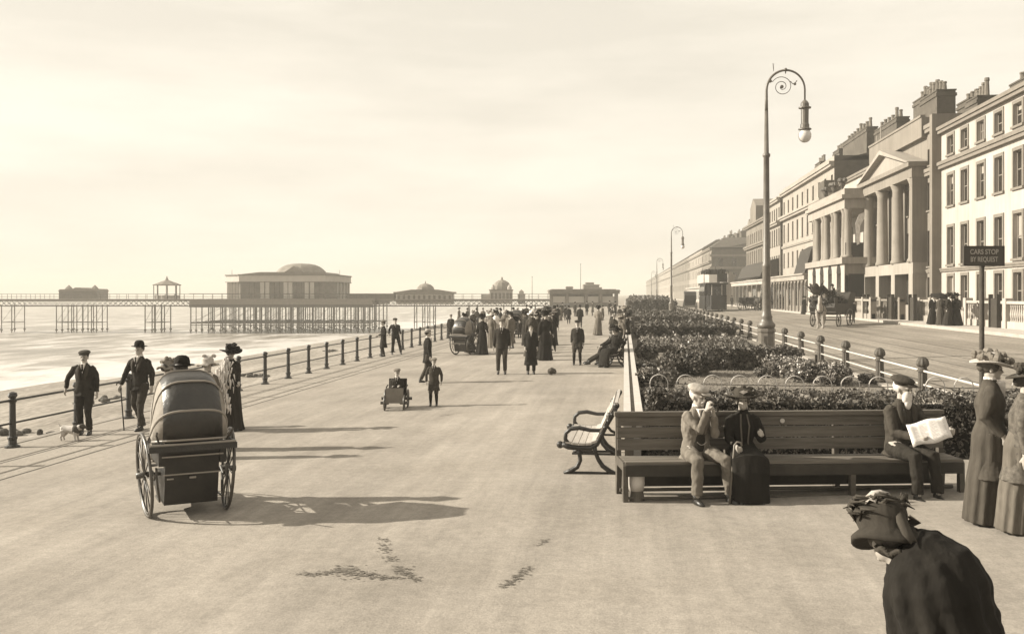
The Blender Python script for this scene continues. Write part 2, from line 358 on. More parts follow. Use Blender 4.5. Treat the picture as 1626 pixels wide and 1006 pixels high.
def shell_pts(n, x0, x1, y0, y1, z0, z1, rough=.12):
    # points near the surface of a lumpy box
    p = rng.random((n, 3)); side = rng.integers(0, 5, n)
    dpt = np.abs(rng.normal(0, .10, n))
    L = np.array([x1 - x0, y1 - y0, z1 - z0])
    q = p.copy()
    q[side == 0, 0] = 0; q[side == 1, 0] = 1; q[side == 2, 1] = 0; q[side == 3, 1] = 1; q[side == 4, 2] = 1
    c = np.array([x0, y0, z0]) + q * L
    lump = rough * (np.sin(c[:, 0] * 5.1 + 1.3 * np.sin(c[:, 1] * 3)) * np.sin(c[:, 1] * 4.3 + c[:, 2] * 6) + .6 * np.sin(c[:, 0] * 11 + c[:, 2] * 9))
    nr = np.zeros((n, 3)); nr[side == 0, 0] = -1; nr[side == 1, 0] = 1; nr[side == 2, 1] = -1; nr[side == 3, 1] = 1; nr[side == 4, 2] = 1
    return c + nr * (lump - dpt)[:, None]
def hedge(label, x0, x1, y0, y1, z0, z1, n, size, m=LEAF, rough=.1, group=None, flowers=0, rz=0, kind='hedge'):
    cx, cy = (x0 + x1) / 2, (y0 + y1) / 2
    e = empty(kind, (cx, cy, z0), rz, label, kind, group); a, b2, h = (x1 - x0) / 2, (y1 - y0) / 2, z1 - z0
    leafmesh('foliage', shell_pts(n, -a, a, -b2, b2, .02, h, rough), size, m, e)['kind'] = 'stuff'
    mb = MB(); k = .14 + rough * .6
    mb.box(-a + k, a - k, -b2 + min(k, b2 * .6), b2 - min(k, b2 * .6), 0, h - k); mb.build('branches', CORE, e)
    if flowers: leafmesh('flowers', shell_pts(flowers, -a, a, -b2, b2, .1, h, rough) + np.array([0, 0, .02]), size * .7, FLOW, e, .9)['kind'] = 'stuff'
    return e
def bush(label, p, r, h, n, size, m=LEAF2, group=None, flowers=0, cat='shrub', clumps=9):
    e = empty(cat, p, 0, label, cat, group); pts = []; core = MB()
    for i in range(clumps):
        a = rng.random() * 6.28; q = math.sqrt(rng.random()) * r * .72; cz = h * (.32 + .42 * rng.random()) ; cr_ = r * (.3 + .25 * rng.random())
        c = np.array([math.cos(a) * q, math.sin(a) * q, cz]); d = rng.normal(size=(n // clumps, 3)); d /= np.linalg.norm(d, axis=1)[:, None]
        rad = cr_ * (1 - .35 * rng.random(n // clumps) ** 2); s = c + d * rad[:, None] * np.array([1, 1, min(1, h * .42 / cr_)])
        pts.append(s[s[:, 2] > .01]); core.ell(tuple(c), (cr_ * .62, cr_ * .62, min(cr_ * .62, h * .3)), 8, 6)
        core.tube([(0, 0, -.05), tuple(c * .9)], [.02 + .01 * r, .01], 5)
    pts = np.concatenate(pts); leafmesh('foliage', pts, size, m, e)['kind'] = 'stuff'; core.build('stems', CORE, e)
    if flowers:
        f = pts[rng.integers(0, len(pts), flowers)] * 1.04; leafmesh('flowers', f, size * .8, FLOW, e, .95)['kind'] = 'stuff'
    return e
XW = .0
# low white garden wall
e = empty('garden_wall', (0, 0, 0), 0, 'long low whitewashed wall edging the flower garden beside the promenade', 'wall')
mb = MB(); mb.box(.02, .24, 14.05, 300, -.05, .52); mb.build('wall_body', WHITEP, e)
mb = MB(); mb.box(-.02, .10, 14.0, 300, .522, .60); mb.box(.17, .29, 14.0, 300, .522, .60); mb.build('coping', WHITEP, e)
mb = MB(); mb.box(.104, .166, 14.02, 300, .522, .56); mb.box(0.0, .13, 13.9, 13.99, .0, .40); mb.build('groove', mat('dark_stone', .09, .9, .3, 5), e)  # groove and end slab coloured darker than the coping
# lawn as grass
gx = rng.random((16000, 3)); gx[:, 0] = .8 + gx[:, 0] * 5.2; gx[:, 1] = 15.6 + gx[:, 1] ** 1.6 * 20; gx[:, 2] = .19 + gx[:, 2] * .03
LAWN = mat('lawn', .10, .95, v2=.19, scale=1.3, bump=.5, bscale=40, detail=8); grain(LAWN, .3, 40)
sheet('lawn', [.35, 3.3, 6.38], [14.7, 60, 160], lambda x, y: .19, LAWN)
o = leafmesh('grass', gx, .035, mat('grass_blade', .11, .8, v2=.22, scale=2), None, .25); tag(o, 'short dull lawn grass between the hedges of the garden', 'grass', kind='stuff')
# front hedge behind the long bench + hooped wire fence
h0 = G(1016, 690); 
hedge('clipped leafy hedge running behind the long bench, topped by wire hoops', .32, 6.35, 13.95, 14.55, .10, 1.08, 26000, .030, LEAF, .06)
hedge('dark overgrown end of the front hedge by the man with the newspaper', 5.0, 6.9, 12.6, 13.85, .05, 1.02, 15000, .030, LEAFD, .09)
fe = empty('hoop_fence', (0, 14.65, .18), 0, 'low wire fence of rounded white hoops along the top of the front hedge', 'fence')
WIRE = mat('white_wire', .45, .5)
def hoop_pts(x, rr=.135, h=1.06): return [Vector((x - rr, 0, 0)), Vector((x - rr, 0, h - rr))] + [Vector((x + rr * math.cos(a), 0, h - rr + rr * math.sin(a) + .03)) for a in [PI - PI * i / 12 for i in range(13)]] + [Vector((x + rr, 0, h - rr)), Vector((x + rr, 0, 0))]
for i in range(15): mb = MB(); mb.tube(hoop_pts(.52 + i * .405), .008, 6); mb.build('hoop', WIRE, fe)
mb = MB(); mb.tube([(.3, 0, .95), (6.4, 0, .93)], .007, 5); mb.tube([(.3, 0, .6), (6.4, 0, .6)], .006, 5); mb.build('wire', IRONG, fe)
# hedges within the garden
def gp(px, py): p = G(px, py); return Vector((p.x, p.y, .18))
a0 = 1500 * 2.3 / (583 - HY)
hedge('square cut hedge of pale leaves across the lawn left of the big lamp post', 1.6, 4.55, 29.3, 30.8, .18, .86, 20000, .045, LEAF, .10, flowers=250)
bush('wide dark spreading shrub at the left front corner of the hedge across the lawn', (1.9, 27.6, .18), .95, .72, 5500, .05, LEAFD)
for i, (y, lab) in enumerate(((19.0, 'nearest bushy plant leaning on the white garden wall'), (22.5, 'second bushy plant along the white garden wall'), (27.0, 'straggly pale plant along the white garden wall beside the dark spreading shrub'), (33.0, 'bushy plant against the white garden wall behind the clipped hedge'))):
    bush(lab, (.80, y, .18), .50, .45 + .15 * (i % 2), 2600, .05, LEAF2 if i % 2 else LEAF, 'plants along the white wall', flowers=60)
hedge('long pale hedge on the far side of the lawn behind the square cut hedge', .8, 4.9, 38.0, 39.6, .18, .50, 14000, .06, LEAF2, .14, group='far garden hedges')
hedge('very long dark clipped hedge in the middle distance of the garden', .7, 5.6, 49, 58, .18, .85, 20000, .10, LEAFD, .2, group='far garden hedges')
hedge('pale mixed planting bed in front of the long dark hedge in the garden', .8, 5.2, 42.5, 45.5, .18, .48, 9000, .07, LEAF2, .15, flowers=900, kind='flower_bed')
hedge('distant hedge block far along the garden below the second lamp post', .7, 5.8, 72, 95, .18, .8, 14000, .14, LEAFD, .2, group='far garden hedges')
hedge('farthest hedge of the garden, highest and darkest, near the pier entrance', .9, 6.0, 120, 200, .18, 1.7, 16000, .28, LEAFD, .4, group='far garden hedges')
fl = [(1232, 590, .55, 'pale flowering bush at the foot of the big lamp post'), (1262, 600, .5, 'pale blossoming clump right of the lamp post in the flower border'), (1296, 606, .5, 'blossoming clump behind the hoops in the middle of the flower border'), (1330, 610, .42, 'pale flowering clump beside the second nearest bollard'), (1245, 572, .5, 'pale flowering bush between the lamp post and the first bollard to its right')]
for px, py, r_, lab in fl:
    p = gp(px, py); bush(lab, p, r_ * 1.3, .52, 2600, .04, LEAF2, 'flowering clumps of the border', flowers=500, cat='flower_clump')
for px, py, lab in ((1215, 600, 'low leafy plant on the lawn in front of the lamp post base'), (1375, 606, 'low leafy plant near the nearest visible bollard')):
    bush(lab, gp(px, py), .35, .25, 900, .04, LEAF2, cat='plant')

# ---------------------------------------------------------------- bollards with rails
rf = empty('roadside_railing', (6.5, 0, .24), 0, 'pair of white rails strung through the domed bollards beside the road', 'railing')
bm_ = MB(); bm_.lathe([(.15, -.3), (.15, .0), (.15, .06), (.11, .09)], n=20); bm_.lathe([(.115, .08), (.10, .40), (.098, .56)], n=20, flute=.13, fn=1); bm_.lathe([(.12, .56), (.12, .60), (.092, .62), (.085, .68)], n=20)
bd = MB(); bd.lathe([(.10, .67), (.135, .70), (.14, .74), (.13, .80), (.10, .85), (.05, .885), (.01, .895)], n=20, flute=.10, fn=1)
by = []
d0 = YX(1397, 6.5); d1 = YX(1343, 6.5)
y = d0 - 2 * 2.75; step = 2.75
names = {}
proto = None; j = 0
pxs = [1465, 1397, 1343, 1303, 1272, 1246]
yb = [YX(p, 6.5) for p in pxs]; s_ = (yb[-1] - yb[-2])
while yb[-1] + s_ < 150: yb.append(yb[-1] + s_)
ordn = ['nearest fluted bollard, half hidden behind the old man with the newspaper', 'fluted iron bollard with domed cap right of the garden hoops, second from the camera', 'third domed bollard from the camera beside the road', 'fourth domed bollard from the camera, right of the flower border', 'fifth domed bollard from the camera, two to the right of the lamp post', 'domed bollard directly right of the big lamp post base']
IRB = mat('bollard_iron', .06, .6, .35, 10, .3, 50)
for i, y in enumerate(yb):
    lab = ordn[i] if i < 6 else ('%s domed bollard left of the big lamp post, counting away from it' % ['first', 'second', 'third', 'fourth', 'fifth', 'sixth'][i - 6] if i < 12 else 'small distant domed bollard in the far end of the roadside row')
    if proto is None:
        proto = empty('bollard', (6.5, y, .24), 0, lab, 'bollard', 'domed bollards along the road'); bm_.build('shaft', IRB, proto); bd.build('cap', IRB, proto)
    else: dup(proto, loc=(6.5, y, .24), rz=random.random(), label=lab)
for z, r in ((.58, .024), (.28, .020)): mb = MB(); mb.tube([(0, yb[0] - 9, z), (0, yb[-1], z)], r, 8); mb.build('rail', WHITEP, rf)
for i in range(4):
    p = gp(1288 + i * 0, 0) if False else None
for i, y in enumerate((yb[2] + 1.3, yb[3] + 1.2)):
    mb = MB(); mb.box(-.035, .035, -.035, .035, 0, .42); mb.taper((0, 0, .42), (0, 0, .46), (.035, .035), (.01, .01)); o = mb.build('wooden_stake', mat('dark_timber', .05, .8, .3, 10)); o.location = (5.9, y, .19)
    tag(o, ['short dark wooden stake in the flower border, the nearer of two', 'short dark wooden stake in the flower border, the farther of two'][i], 'stake')

# ---------------------------------------------------------------- lamp posts
LP = mat('lamp_paint', .10, .45, .25, 6, .15, 40, .5); GLOBE = mat('opal_glass', .5, .2, spec=.6)
def lamp(loc, label):
    e = empty('street_lamp', loc, 0, label, 'street lamp', 'tall crook-headed lamp posts')
    mb = MB(); mb.lathe([(.32, 0), (.32, .08), (.28, .12), (.28, 1.0), (.31, 1.04), (.31, 1.12), (.26, 1.16)], n=8); mb.box(-.12, .12, -.275, -.25, .3, .9); mb.build('plinth', LP, e)
    mb = MB(); mb.lathe([(.26, 1.16), (.30, 1.22), (.30, 1.30), (.22, 1.38), (.19, 1.50), (.21, 1.55), (.17, 1.62), (.15, 1.8), (.135, 3.2), (.15, 3.25), (.15, 3.33), (.125, 3.38), (.105, 5.4), (.095, 7.0), (.13, 7.04), (.13, 7.12), (.085, 7.16), (.06, 8.6)], n=14); mb.build('column', LP, e, smooth=True)
    r = .64; mb = MB(); pts = [(0, 0, 8.55), (0, 0, 9.0)] + [tuple(p) for p in arc((r, 0, 9.3), r, 180, 0, 18, ry=.68)] + [(2 * r, 0, 8.95), (2 * r, 0, 8.75)]
    mb.tube(pts, [.06, .05] + [.045 - .0008 * i for i in range(19)] + [.03, .03], 8)
    mb.ell((.64, 0, 10.0), .06, 8, 6); mb.tube([(.64, 0, 9.98), (.64, 0, 9.86)], [.03, .015], 6); mb.ell((.12, 0, 9.62), (.07, .05, .06), 8, 6); mb.build('crook', LP, e, smooth=True)
    mb = MB(); sp = []
    for i in range(46):
        a = R(150 - i * 15.5); q = .36 * (1 - i / 52); sp.append((.50 + q * math.cos(a) + .02, 0, 9.42 + q * math.sin(a)))
    mb.tube([(.1, 0, 9.62)] + sp, .013, 6); mb.ell((.52, 0, 9.42), .06, 8, 6); mb.tube([(.80, 0, 9.60), (.88, 0, 9.5), (.97, 0, 9.55), (1.02, 0, 9.62)], .015, 6); mb.ell((.95, 0, 9.5), .05, 8, 6)
    for a in (60, 100): mb.tube([(.14 + .1, 0, 10.05 - .1), (.22 + .05 * math.cos(R(a)), 0, 10.18 + .05 * math.sin(R(a)))], .008, 5)
    mb.build('scroll', LP, e)
    mb = MB(); mb.lathe([(.03, 8.95), (.09, 8.90), (.14, 8.82), (.14, 8.72), (.21, 8.70), (.21, 8.66), (.13, 8.64), (.125, 8.15), (.15, 8.10), (.15, 8.0), (.22, 7.96), (.22, 7.93), (.17, 7.92)], (2 * r, 0, 0), 14); mb.build('lantern', LP, e)
    mb = MB(); mb.ell((2 * r, 0, 7.73), (.22, .22, .24), 16, 12); g = mb.build('globe', GLOBE, e, smooth=True)
    return e
L0 = lamp(Vector((0, 0, .18)), 'tall crook-headed lamp post rising from the garden, the nearest and largest'); p = G(1217, 574); L0.location = (p.x, p.y, .18)
for px, zt, lab in ((1066, 105, 'second tall crook-headed lamp post, beyond the garden hedges'), (1043, 56, 'third lamp post, small, against the far terrace'), (1034.5, 36, 'fourth and most distant lamp post, tiny near the vanishing street')):
    d = 1500 * 7.55 / zt; p = at(px, HY, d); dup(L0, loc=(p.x, p.y, .18), label=lab)
# tram stop sign
p = at(1559, HY, 17.0); e = empty('tram_stop_sign', (p.x, p.y, .2), TH, 'dark two-line notice board on a tall post by the road reading CARS STOP', 'sign')
mb = MB(); mb.lathe([(.06, 0), (.06, .3), (.045, .34), (.042, 2.9), (.03, 3.0)], n=10); mb.build('post', mat('dark_timber', .05, .8, .3, 10), e)
mb = MB(); mb.box(-.34, .34, -.085, -.052, 2.83, 3.14); mb.build('board', mat('sign_enamel', .05, .4), e)
mb = MB(); mb.box(-.35, .35, -.093, -.04, 3.14, 3.165); mb.box(-.35, .35, -.093, -.04, 2.805, 2.83); mb.box(-.365, -.34, -.093, -.04, 2.805, 3.165); mb.box(.34, .365, -.093, -.04, 2.805, 3.165); mb.box(-.03, .03, -.05, .05, 2.78, 3.1); mb.build('frame', mat('sign_frame', .04, .5), e)
SL = mat('sign_letter', .30, .6)
mesh_text('CARS STOP', (0, -.088, 3.055), .125, SL, e, sx=.80); mesh_text('BY REQUEST', (0, -.088, 2.92), .125, SL, e, sx=.70)

# ================================================================ BENCHES
WOOD = mat('bench_wood', .10, .7, .35, 4, .3, 20, stretch=(.4, 6, 6)); WOODP = mat('bench_slat_pale', .34, .6, .15, 5, stretch=(6, .5, 6))
def iron_side(mb, y, t=.055):
    # side profile in local x (front = -x), swept tubes flattened
    def st(pts, r): mb.tube([(a, y, b) for a, b in pts], r, 8)
    st([(-.36, .0), (-.28, .03), (-.18, .09), (-.14, .18), (-.15, .27), (-.17, .34)], [.025, .034, .032, .028, .028, .03])
    st([(.36, .0), (.26, .04), (.16, .11), (.10, .2), (.06, .3), (.05, .40)], [.025, .034, .032, .028, .028, .03])
    st([(-.36, .012), (0, .016), (.36, .012)], .018)
    st([(-.38, .40), (-.30, .36), (-.16, .345), (0, .35), (.08, .40), (.13, .50), (.2, .64), (.29, .80), (.335, .90)], [.045, .04, .036, .036, .036, .034, .032, .034, .036])
    st([(.12, .48), (.16, .40), (.22, .33), (.36, .27)], .022); st([(-.25, .27), (.36, .27)], .016)
    st([(-.30, .40), (-.34, .46), (-.335, .54), (-.27, .60), (-.15, .615), (0, .585), (.12, .585), (.16, .60)], [.03, .028, .028, .03, .03, .026, .026, .03])
    mb.ell((-.41, y, .385), (.05, .035, .05), 10, 8); mb.ell((.34, y, .92), (.045, .035, .045), 10, 8); mb.ell((.25, y, .78), (.045, .035, .05), 8, 6)
def slat_bench(loc, rz, label, L=1.75, group='iron-sided promenade benches'):
    e = empty('iron_bench', loc, rz, label, 'bench', group)
    for y in (0, L): mb = MB(); iron_side(mb, y); mb.build('side_frame', IRON, e, smooth=True)
    mb = MB()
    for x, z, rx in ((-.30, .415, 8), (-.21, .40, 4), (-.12, .395, 2), (-.03, .40, -6), (.05, .43, -20)):
        M = Matrix.Translation((x, L / 2, z)) @ Matrix.Rotation(R(rx), 4, 'Y'); mb.box(-.04, .04, -L / 2 - .03, L / 2 + .03, -.012, .012, M=M)
    mb.build('seat', WOODP, e)
    mb = MB()
    for x, z in ((.105, .51), (.145, .60), (.185, .69), (.23, .775), (.275, .86)):
        M = Matrix.Translation((x, L / 2, z)) @ Matrix.Rotation(R(-63), 4, 'Y'); mb.box(-.04, .04, -L / 2 - .03, L / 2 + .03, -.012, .012, M=M)
    mb.box(.32, .36, -.03, L + .03, .93, .965); mb.build('backrest', WOODP, e); return e
p = G(938, 752); BEN1 = slat_bench((p.x, p.y, gz(p.x)), R(-1), 'white slatted bench with scrolled black iron sides facing the sea, empty, nearest')
p = G(978, 582); slat_bench((p.x, p.y, gz(p.x)), R(-1), 'far iron-sided bench by the white garden wall carrying a seated group', 1.9)
# long plank bench
BR = TH + R(3.0); p = G(986, 796); BO = Vector((p.x, p.y, gz(0) - .005))
e = empty('plank_bench', BO, BR, 'long brown plank bench with three-board back in front of the hedge, three people seated', 'bench')
mb = MB(); BL = 4.05
for z0, z1, y0 in ((.47 + .06, .66, .42), (.675, .80, .435), (.815, .93, .45)): mb.prism([(y0, z0), (y0 + .03, z0), (y0 + .03 + (z1 - z0) * .12, z1), (y0 + (z1 - z0) * .12, z1)], 'x', .03, BL)
mb.prism([(.43, .935), (.52, .935), (.52, .985), (.43, .985)], 'x', .0, BL + .02); mb.build('backrest', WOOD, e)
mb = MB()
[mb.box(.05, BL, y0, y1, .43, .465) for y0, y1 in ((-.03, .12), (.135, .27), (.285, .41))]; mb.build('seat', mat('bench_seat_wood', .13, .65, .3, 4, .2, 20, stretch=(.4, 6, 6)), e)
for x in (0.02, 1.35, 2.7, BL - .04):
    mb = MB(); mb.prism([(-.05, 0), (.03, 0), (.03, .36), (.40, .36), (.43, 0), (.51, 0), (.545, .985), (.49, .985), (.45, .46), (.0, .46), (-.04, .42)], 'x', x, x + .06); fixn(mb.build('leg', mat('bench_leg_paint', .07, .6, .3, 8), e))
mb = MB(); mb.box(.05, BL, -.048, -.018, .30, .428); mb.build('front_rail', mat('bench_dark_board', .035, .8, .3, 4), e)
mb = MB(); mb.box(.08, BL - .04, .385, .405, .10, .428); mb.build('riser', mat('bench_dark_board', .035, .8, .3, 4), e)
mb = MB(); mb.tube([(.02, .20, .10), (BL, .20, .10)], .022, 8); mb.tube([(.02, .0, .045), (BL, .02, .045)], .016, 8); mb.build('stretcher', mat('bench_leg_paint', .07), e)
mb = MB(); mb.lathe([(.085, .12), (.10, .20), (.10, .36), (.095, .40), (.11, .405), (.11, .425)], (.19, .07, 0), 16); mb.build('sunlit_end_block', WHITEP, e, smooth=True)  # white block: the sunlit patch at the bench end put into colour
mb = MB(); mb.lathe([(.10, 0), (.085, .118)], (.19, .07, 0), 14); mb.build('end_foot', mat('bench_leg_paint', .07), e)
mb = MB(); mb.lathe([(.028, 0), (.028, .012)], (0, 0, 0), 14, M=Matrix.Rotation(PI / 2, 4, 'X')); o = mb.build('plate', WHITEP, e); o.location = (2.05, .438, .87)
def bench_pt(x, y, z): return e_b @ Vector((x, y, z))
e_b = Matrix.Translation(BO) @ Matrix.Rotation(BR, 4, 'Z')
# ================================================================ TERRACE HOUSES
ST_W = mat('white_stucco', .28, .85, v2=.35, scale=.25, bump=.1, bscale=6, detail=8); ST_C = mat('cream_stucco', .21, .85, v2=.27, scale=.25, bump=.1, bscale=6, detail=8)
ST_T = mat('tan_stucco', .14, .9, v2=.19, scale=.3, bump=.15, bscale=6, detail=8); ST_G = mat('grey_stucco', .12, .9, v2=.17, scale=.3, bump=.15, bscale=6, detail=8)
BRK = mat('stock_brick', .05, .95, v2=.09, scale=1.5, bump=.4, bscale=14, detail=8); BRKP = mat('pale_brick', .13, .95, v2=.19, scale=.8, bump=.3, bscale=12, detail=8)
SLATE = mat('roof_slate', .06, .8, .3, 2); GLASS = mat('window_glass', .022, .12, .5, .9, spec=.6); FRAME = mat('sash_frame', .16, .6); SURR = mat('window_surround', .15, .85, .15, 2)
[tracks(m_, .12, (2.2, 2.2, .12), 1.5) for m_ in (ST_W, ST_C, ST_T, ST_G)]
DARKIN = mat('opening_shade', .018, .95); POT = mat('chimney_pot', .12, .9, .3, 3); COL = mat('column_stone', .16, .85, v2=.22, scale=.8, detail=7); LEAD = mat('awning_canvas', .03, .8, .3, 3)  # DARKIN: shade inside porch and loggia openings painted as near-black plates
WM = {}
BLIND = mat('roller_blind', .26, .9); CURT = mat('lace_curtain', .12, .9)
def window_mesh(w_, h, surround, var=0):
    k = (round(w_, 2), round(h, 2), surround, var)
    if k in WM: return WM[k]
    mb = MB(); a = w_ / 2   # plane x = 0 is the glass; facade side is -x
    mb.box(.0, .03, -a, a, 0, h, 1)
    f = .06
    mb.box(-.05, -.002, -a, -a + f, 0, h, 0); mb.box(-.05, -.002, a - f, a, 0, h, 0); mb.box(-.05, -.002, -a + f, a - f, h - f, h, 0); mb.box(-.05, -.002, -a + f, a - f, 0, f, 0)
    mb.box(-.04, -.003, -a + f, a - f, h / 2 - .03, h / 2 + .03, 0); mb.box(-.03, -.004, -.015, .015, f, h / 2 - .03, 0); mb.box(-.03, -.004, -.015, .015, h / 2 + .03, h - f, 0)
    if surround:
        s = surround; X = -.2 - .05
        mb.box(X, -.203, -a - s, -a, -.0, h + s, 2); mb.box(X, -.203, a, a + s, 0, h + s, 2); mb.box(X, -.203, -a, a, h, h + s, 2); mb.box(X - .06, -.203, -a - s - .05, a + s + .05, -.12, 0, 2)
    else: mb.box(-.30, -.203, -a - .06, a + .06, -.10, 0, 2)
    if var in (1, 2): mb.box(-.0015, -.001, -a + f, a - f, h * (.72 if var == 1 else .45), h - f, 3)
    if var == 3: mb.box(-.0015, -.001, -a + f, -a + f + .22 * w_, f, h - f, 4); mb.box(-.0015, -.001, a - f - .22 * w_, a - f, f, h - f, 4)
    me = bpy.data.meshes.new('window'); me.from_pydata(mb.v, [], mb.f)
    for m in (FRAME, GLASS, SURR, BLIND, CURT): me.materials.append(m)
    me.polygons.foreach_set('material_index', mb.m); me.update(); WM[k] = me; return me
def facade(mb, x, y0, y1, z0, z1, ops, dp=.2):
    ys = sorted(set([y0, y1] + [o[0] - o[1] / 2 for o in ops] + [o[0] + o[1] / 2 for o in ops])); zs = sorted(set([z0, z1] + [o[2] for o in ops] + [o[3] for o in ops]))
    ys = [v for v in ys if y0 <= v <= y1]; zs = [v for v in zs if z0 <= v <= z1]
    for a, b_ in zip(ys, ys[1:]):
        for c, d in zip(zs, zs[1:]):
            ym, zm = (a + b_) / 2, (c + d) / 2
            if any(abs(ym - o[0]) < o[1] / 2 and o[2] < zm < o[3] for o in ops): continue
            mb.add([(x, a, c), (x, b_, c), (x, b_, d), (x, a, d)], [(0, 3, 2, 1)])
    for o in ops:
        a, b_, c, d = o[0] - o[1] / 2, o[0] + o[1] / 2, o[2], o[3]; X = x + dp
        mb.add([(x, a, c), (X, a, c), (X, a, d), (x, a, d)], [(0, 1, 2, 3)]); mb.add([(x, b_, c), (X, b_, c), (X, b_, d), (x, b_, d)], [(0, 3, 2, 1)])
        mb.add([(x, a, d), (X, a, d), (X, b_, d), (x, b_, d)], [(0, 1, 2, 3)]); mb.add([(x, a, c), (X, a, c), (X, b_, c), (x, b_, c)], [(0, 3, 2, 1)])
PAV = .80
def house(label, X, Y0, Y1, zt, mt, rows, cornices=(), depth=10, surround=0, name='terraced_house', roof=SLATE, side=None, cat='house', group='seafront terrace houses'):
    """rows: list of (list of y centres, width, z0, z1)"""
    e = empty(name, (X, Y0, PAV), 0, label, cat, group); L = Y1 - Y0
    ops = [(y - Y0, w_, z0 - PAV, z1 - PAV) for ys, w_, z0, z1 in rows for y in ys]
    mb = MB(); T = zt - PAV
    facade(mb, 0, 0, L, 0, T, ops)
    mb.add([(0, 0, 0), (depth, 0, 0), (depth, 0, T), (0, 0, T)], [(0, 1, 2, 3)], 1); mb.add([(0, L, 0), (depth, L, 0), (depth, L, T), (0, L, T)], [(0, 3, 2, 1)], 1)
    mb.add([(depth, 0, 0), (depth, L, 0), (depth, L, T), (depth, 0, T)], [(0, 1, 2, 3)], 1)
    mb.add([(0, 0, T), (.5, 0, T), (.5, L, T), (0, L, T)], [(0, 1, 2, 3)], 0)
    mb.add([(.5, 0, T - .5), (.5, L, T - .5), (.5, L, T), (.5, 0, T)], [(0, 1, 2, 3)], 0)
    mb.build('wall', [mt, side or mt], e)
    mb = MB(); mb.add([(.5, 0, T - .45), (depth / 2, 0, T + .9), (depth, 0, T - .45), (.5, L, T - .45), (depth / 2, L, T + .9), (depth, L, T - .45)], [(0, 3, 4, 1), (1, 4, 5, 2), (0, 1, 2), (3, 5, 4)]); mb.build('roof', roof, e)
    if cornices:
        mb = MB()
        for z, h, pr_ in cornices:
            mb.box(-pr_, -.002, .003, L - .003, z - PAV, z - PAV + h * .5); mb.box(-pr_ * 1.35, -.002, .002, L - .002, z - PAV + h * .5 + .001, z - PAV + h)
        mb.build('cornice', SURR if mt is ST_W else mt, e)
    n = 0
    for ys, w_, z0, z1 in rows:
        for y in ys:
            me = window_mesh(w_, z1 - z0, surround, random.choice((0, 0, 0, 1, 1, 2, 3)))
            o = bpy.data.objects.new('window', me); C.objects.link(o); o.parent = e; o.location = (.2, y - Y0, z0 - PAV)
    return e
def chimney(e, x, y0, y1, z0, z1, wx=1.0, pots=5, m=BRK):
    mb = MB(); mb.box(x - wx / 2, x + wx / 2, y0, y1, z0, z1); mb.box(x - wx / 2 - .07, x + wx / 2 + .07, y0 - .07, y1 + .07, z1 - .35, z1 - .15); mb.box(x - wx / 2 - .05, x + wx / 2 + .05, y0 - .05, y1 + .05, z1 + .001, z1 + .10)
    c = mb.build('chimney', m, e)
    for i in range(pots):
        t_ = (i + .5) / pots; h = .55 + .25 * random.random() + (.35 if random.random() > .8 else 0)
        px_ = x - wx / 2 + wx * t_ if wx > y1 - y0 else x; py_ = y0 + (y1 - y0) * t_ if wx <= y1 - y0 else (y0 + y1) / 2
        mb = MB(); mb.lathe([(.17, z1 + .1), (.13, z1 + .1 + h * .8), (.17, z1 + .1 + h * .85), (.15, z1 + .1 + h)], (px_, py_, 0), 8); mb.build('chimney_pot', POT, c)
def zr(r): return r + 2.5
XF = 19.5
# --- B1: white four-storey house at the right
Y1 = YX(1495, XF); wy = [YX(p_, XF) for p_ in (1510, 1532, 1558, 1586.5, 1617)]; st = (wy[0] - wy[-1]) / 4; wy += [wy[-1] - st * i for i in (1, 2, 3, 4, 5)]
B1 = house('bright white four-storey stucco house with grey-framed sash windows at the right edge', XF, wy[-1] - 1.5, Y1, zr(10.3), ST_W,
    [(wy, 1.02, zr(8.45), zr(9.55)), (wy, 1.02, zr(5.35), zr(7.2)), (wy, 1.02, zr(1.8), zr(4.05)), (wy, 1.0, zr(-.75), zr(1.1))],
    [(zr(7.72), .42, .22), (zr(9.9), .40, .25), (zr(1.38), .22, .10)], surround=.17, depth=11)
chimney(B1, 4.5, Y1 - B1.location.y - 4.0, Y1 - B1.location.y - .3, 11, 14.4, 1.2, 6); chimney(B1, 4.5, Y1 - B1.location.y - 10.5, Y1 - B1.location.y - 5.0, 11, 14.2, 1.2, 8); chimney(B1, 4.5, .5, 8, 11, 14.1, 1.2, 9)
# --- B2: portico house with pediment
YA, YB, YC, YD = YX(1387, XF), YX(1450, 18.6), YX(1486, XF), Y1
wyb = [YX(1475, XF)]
B2 = house('tan stucco house with giant columns under a triangular pediment', XF, YB + .02, YA, zr(10.2), ST_T,
    [([YB + (YA - YB) * (i + .5) / 5 + .3 for i in range(5)], .62, zr(2.3), zr(4.2)), ([YB + (YA - YB) * (i + .5) / 5 + .3 for i in range(5)], .62, zr(5.4), zr(7.2))], [], depth=11, side=ST_G)
L2 = YA - YB; o0 = B2.location.y
mb = MB(); mb.box(-.9, -.003, .05, L2 - .1, 0, 1.0); mb.box(-.9, -.003, .05, L2 - .1, zr(1.35) - PAV, zr(2.1) - PAV); mb.box(-.05, -.004, .05, L2 - .1, 1.0, zr(1.35) - PAV)
for i in range(4):
    y = .55 + (L2 - 1.1) * i / 3; mb.box(-.9, -.06, y - .45, y + .45, 1.0, zr(1.35) - PAV)
mb.build('ground_storey_piers', ST_C, B2)
mb = MB()
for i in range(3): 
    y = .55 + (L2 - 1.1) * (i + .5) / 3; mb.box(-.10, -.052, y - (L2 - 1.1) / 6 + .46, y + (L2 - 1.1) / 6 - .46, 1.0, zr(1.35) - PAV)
mb.build('porch_opening_shade', DARKIN, B2)
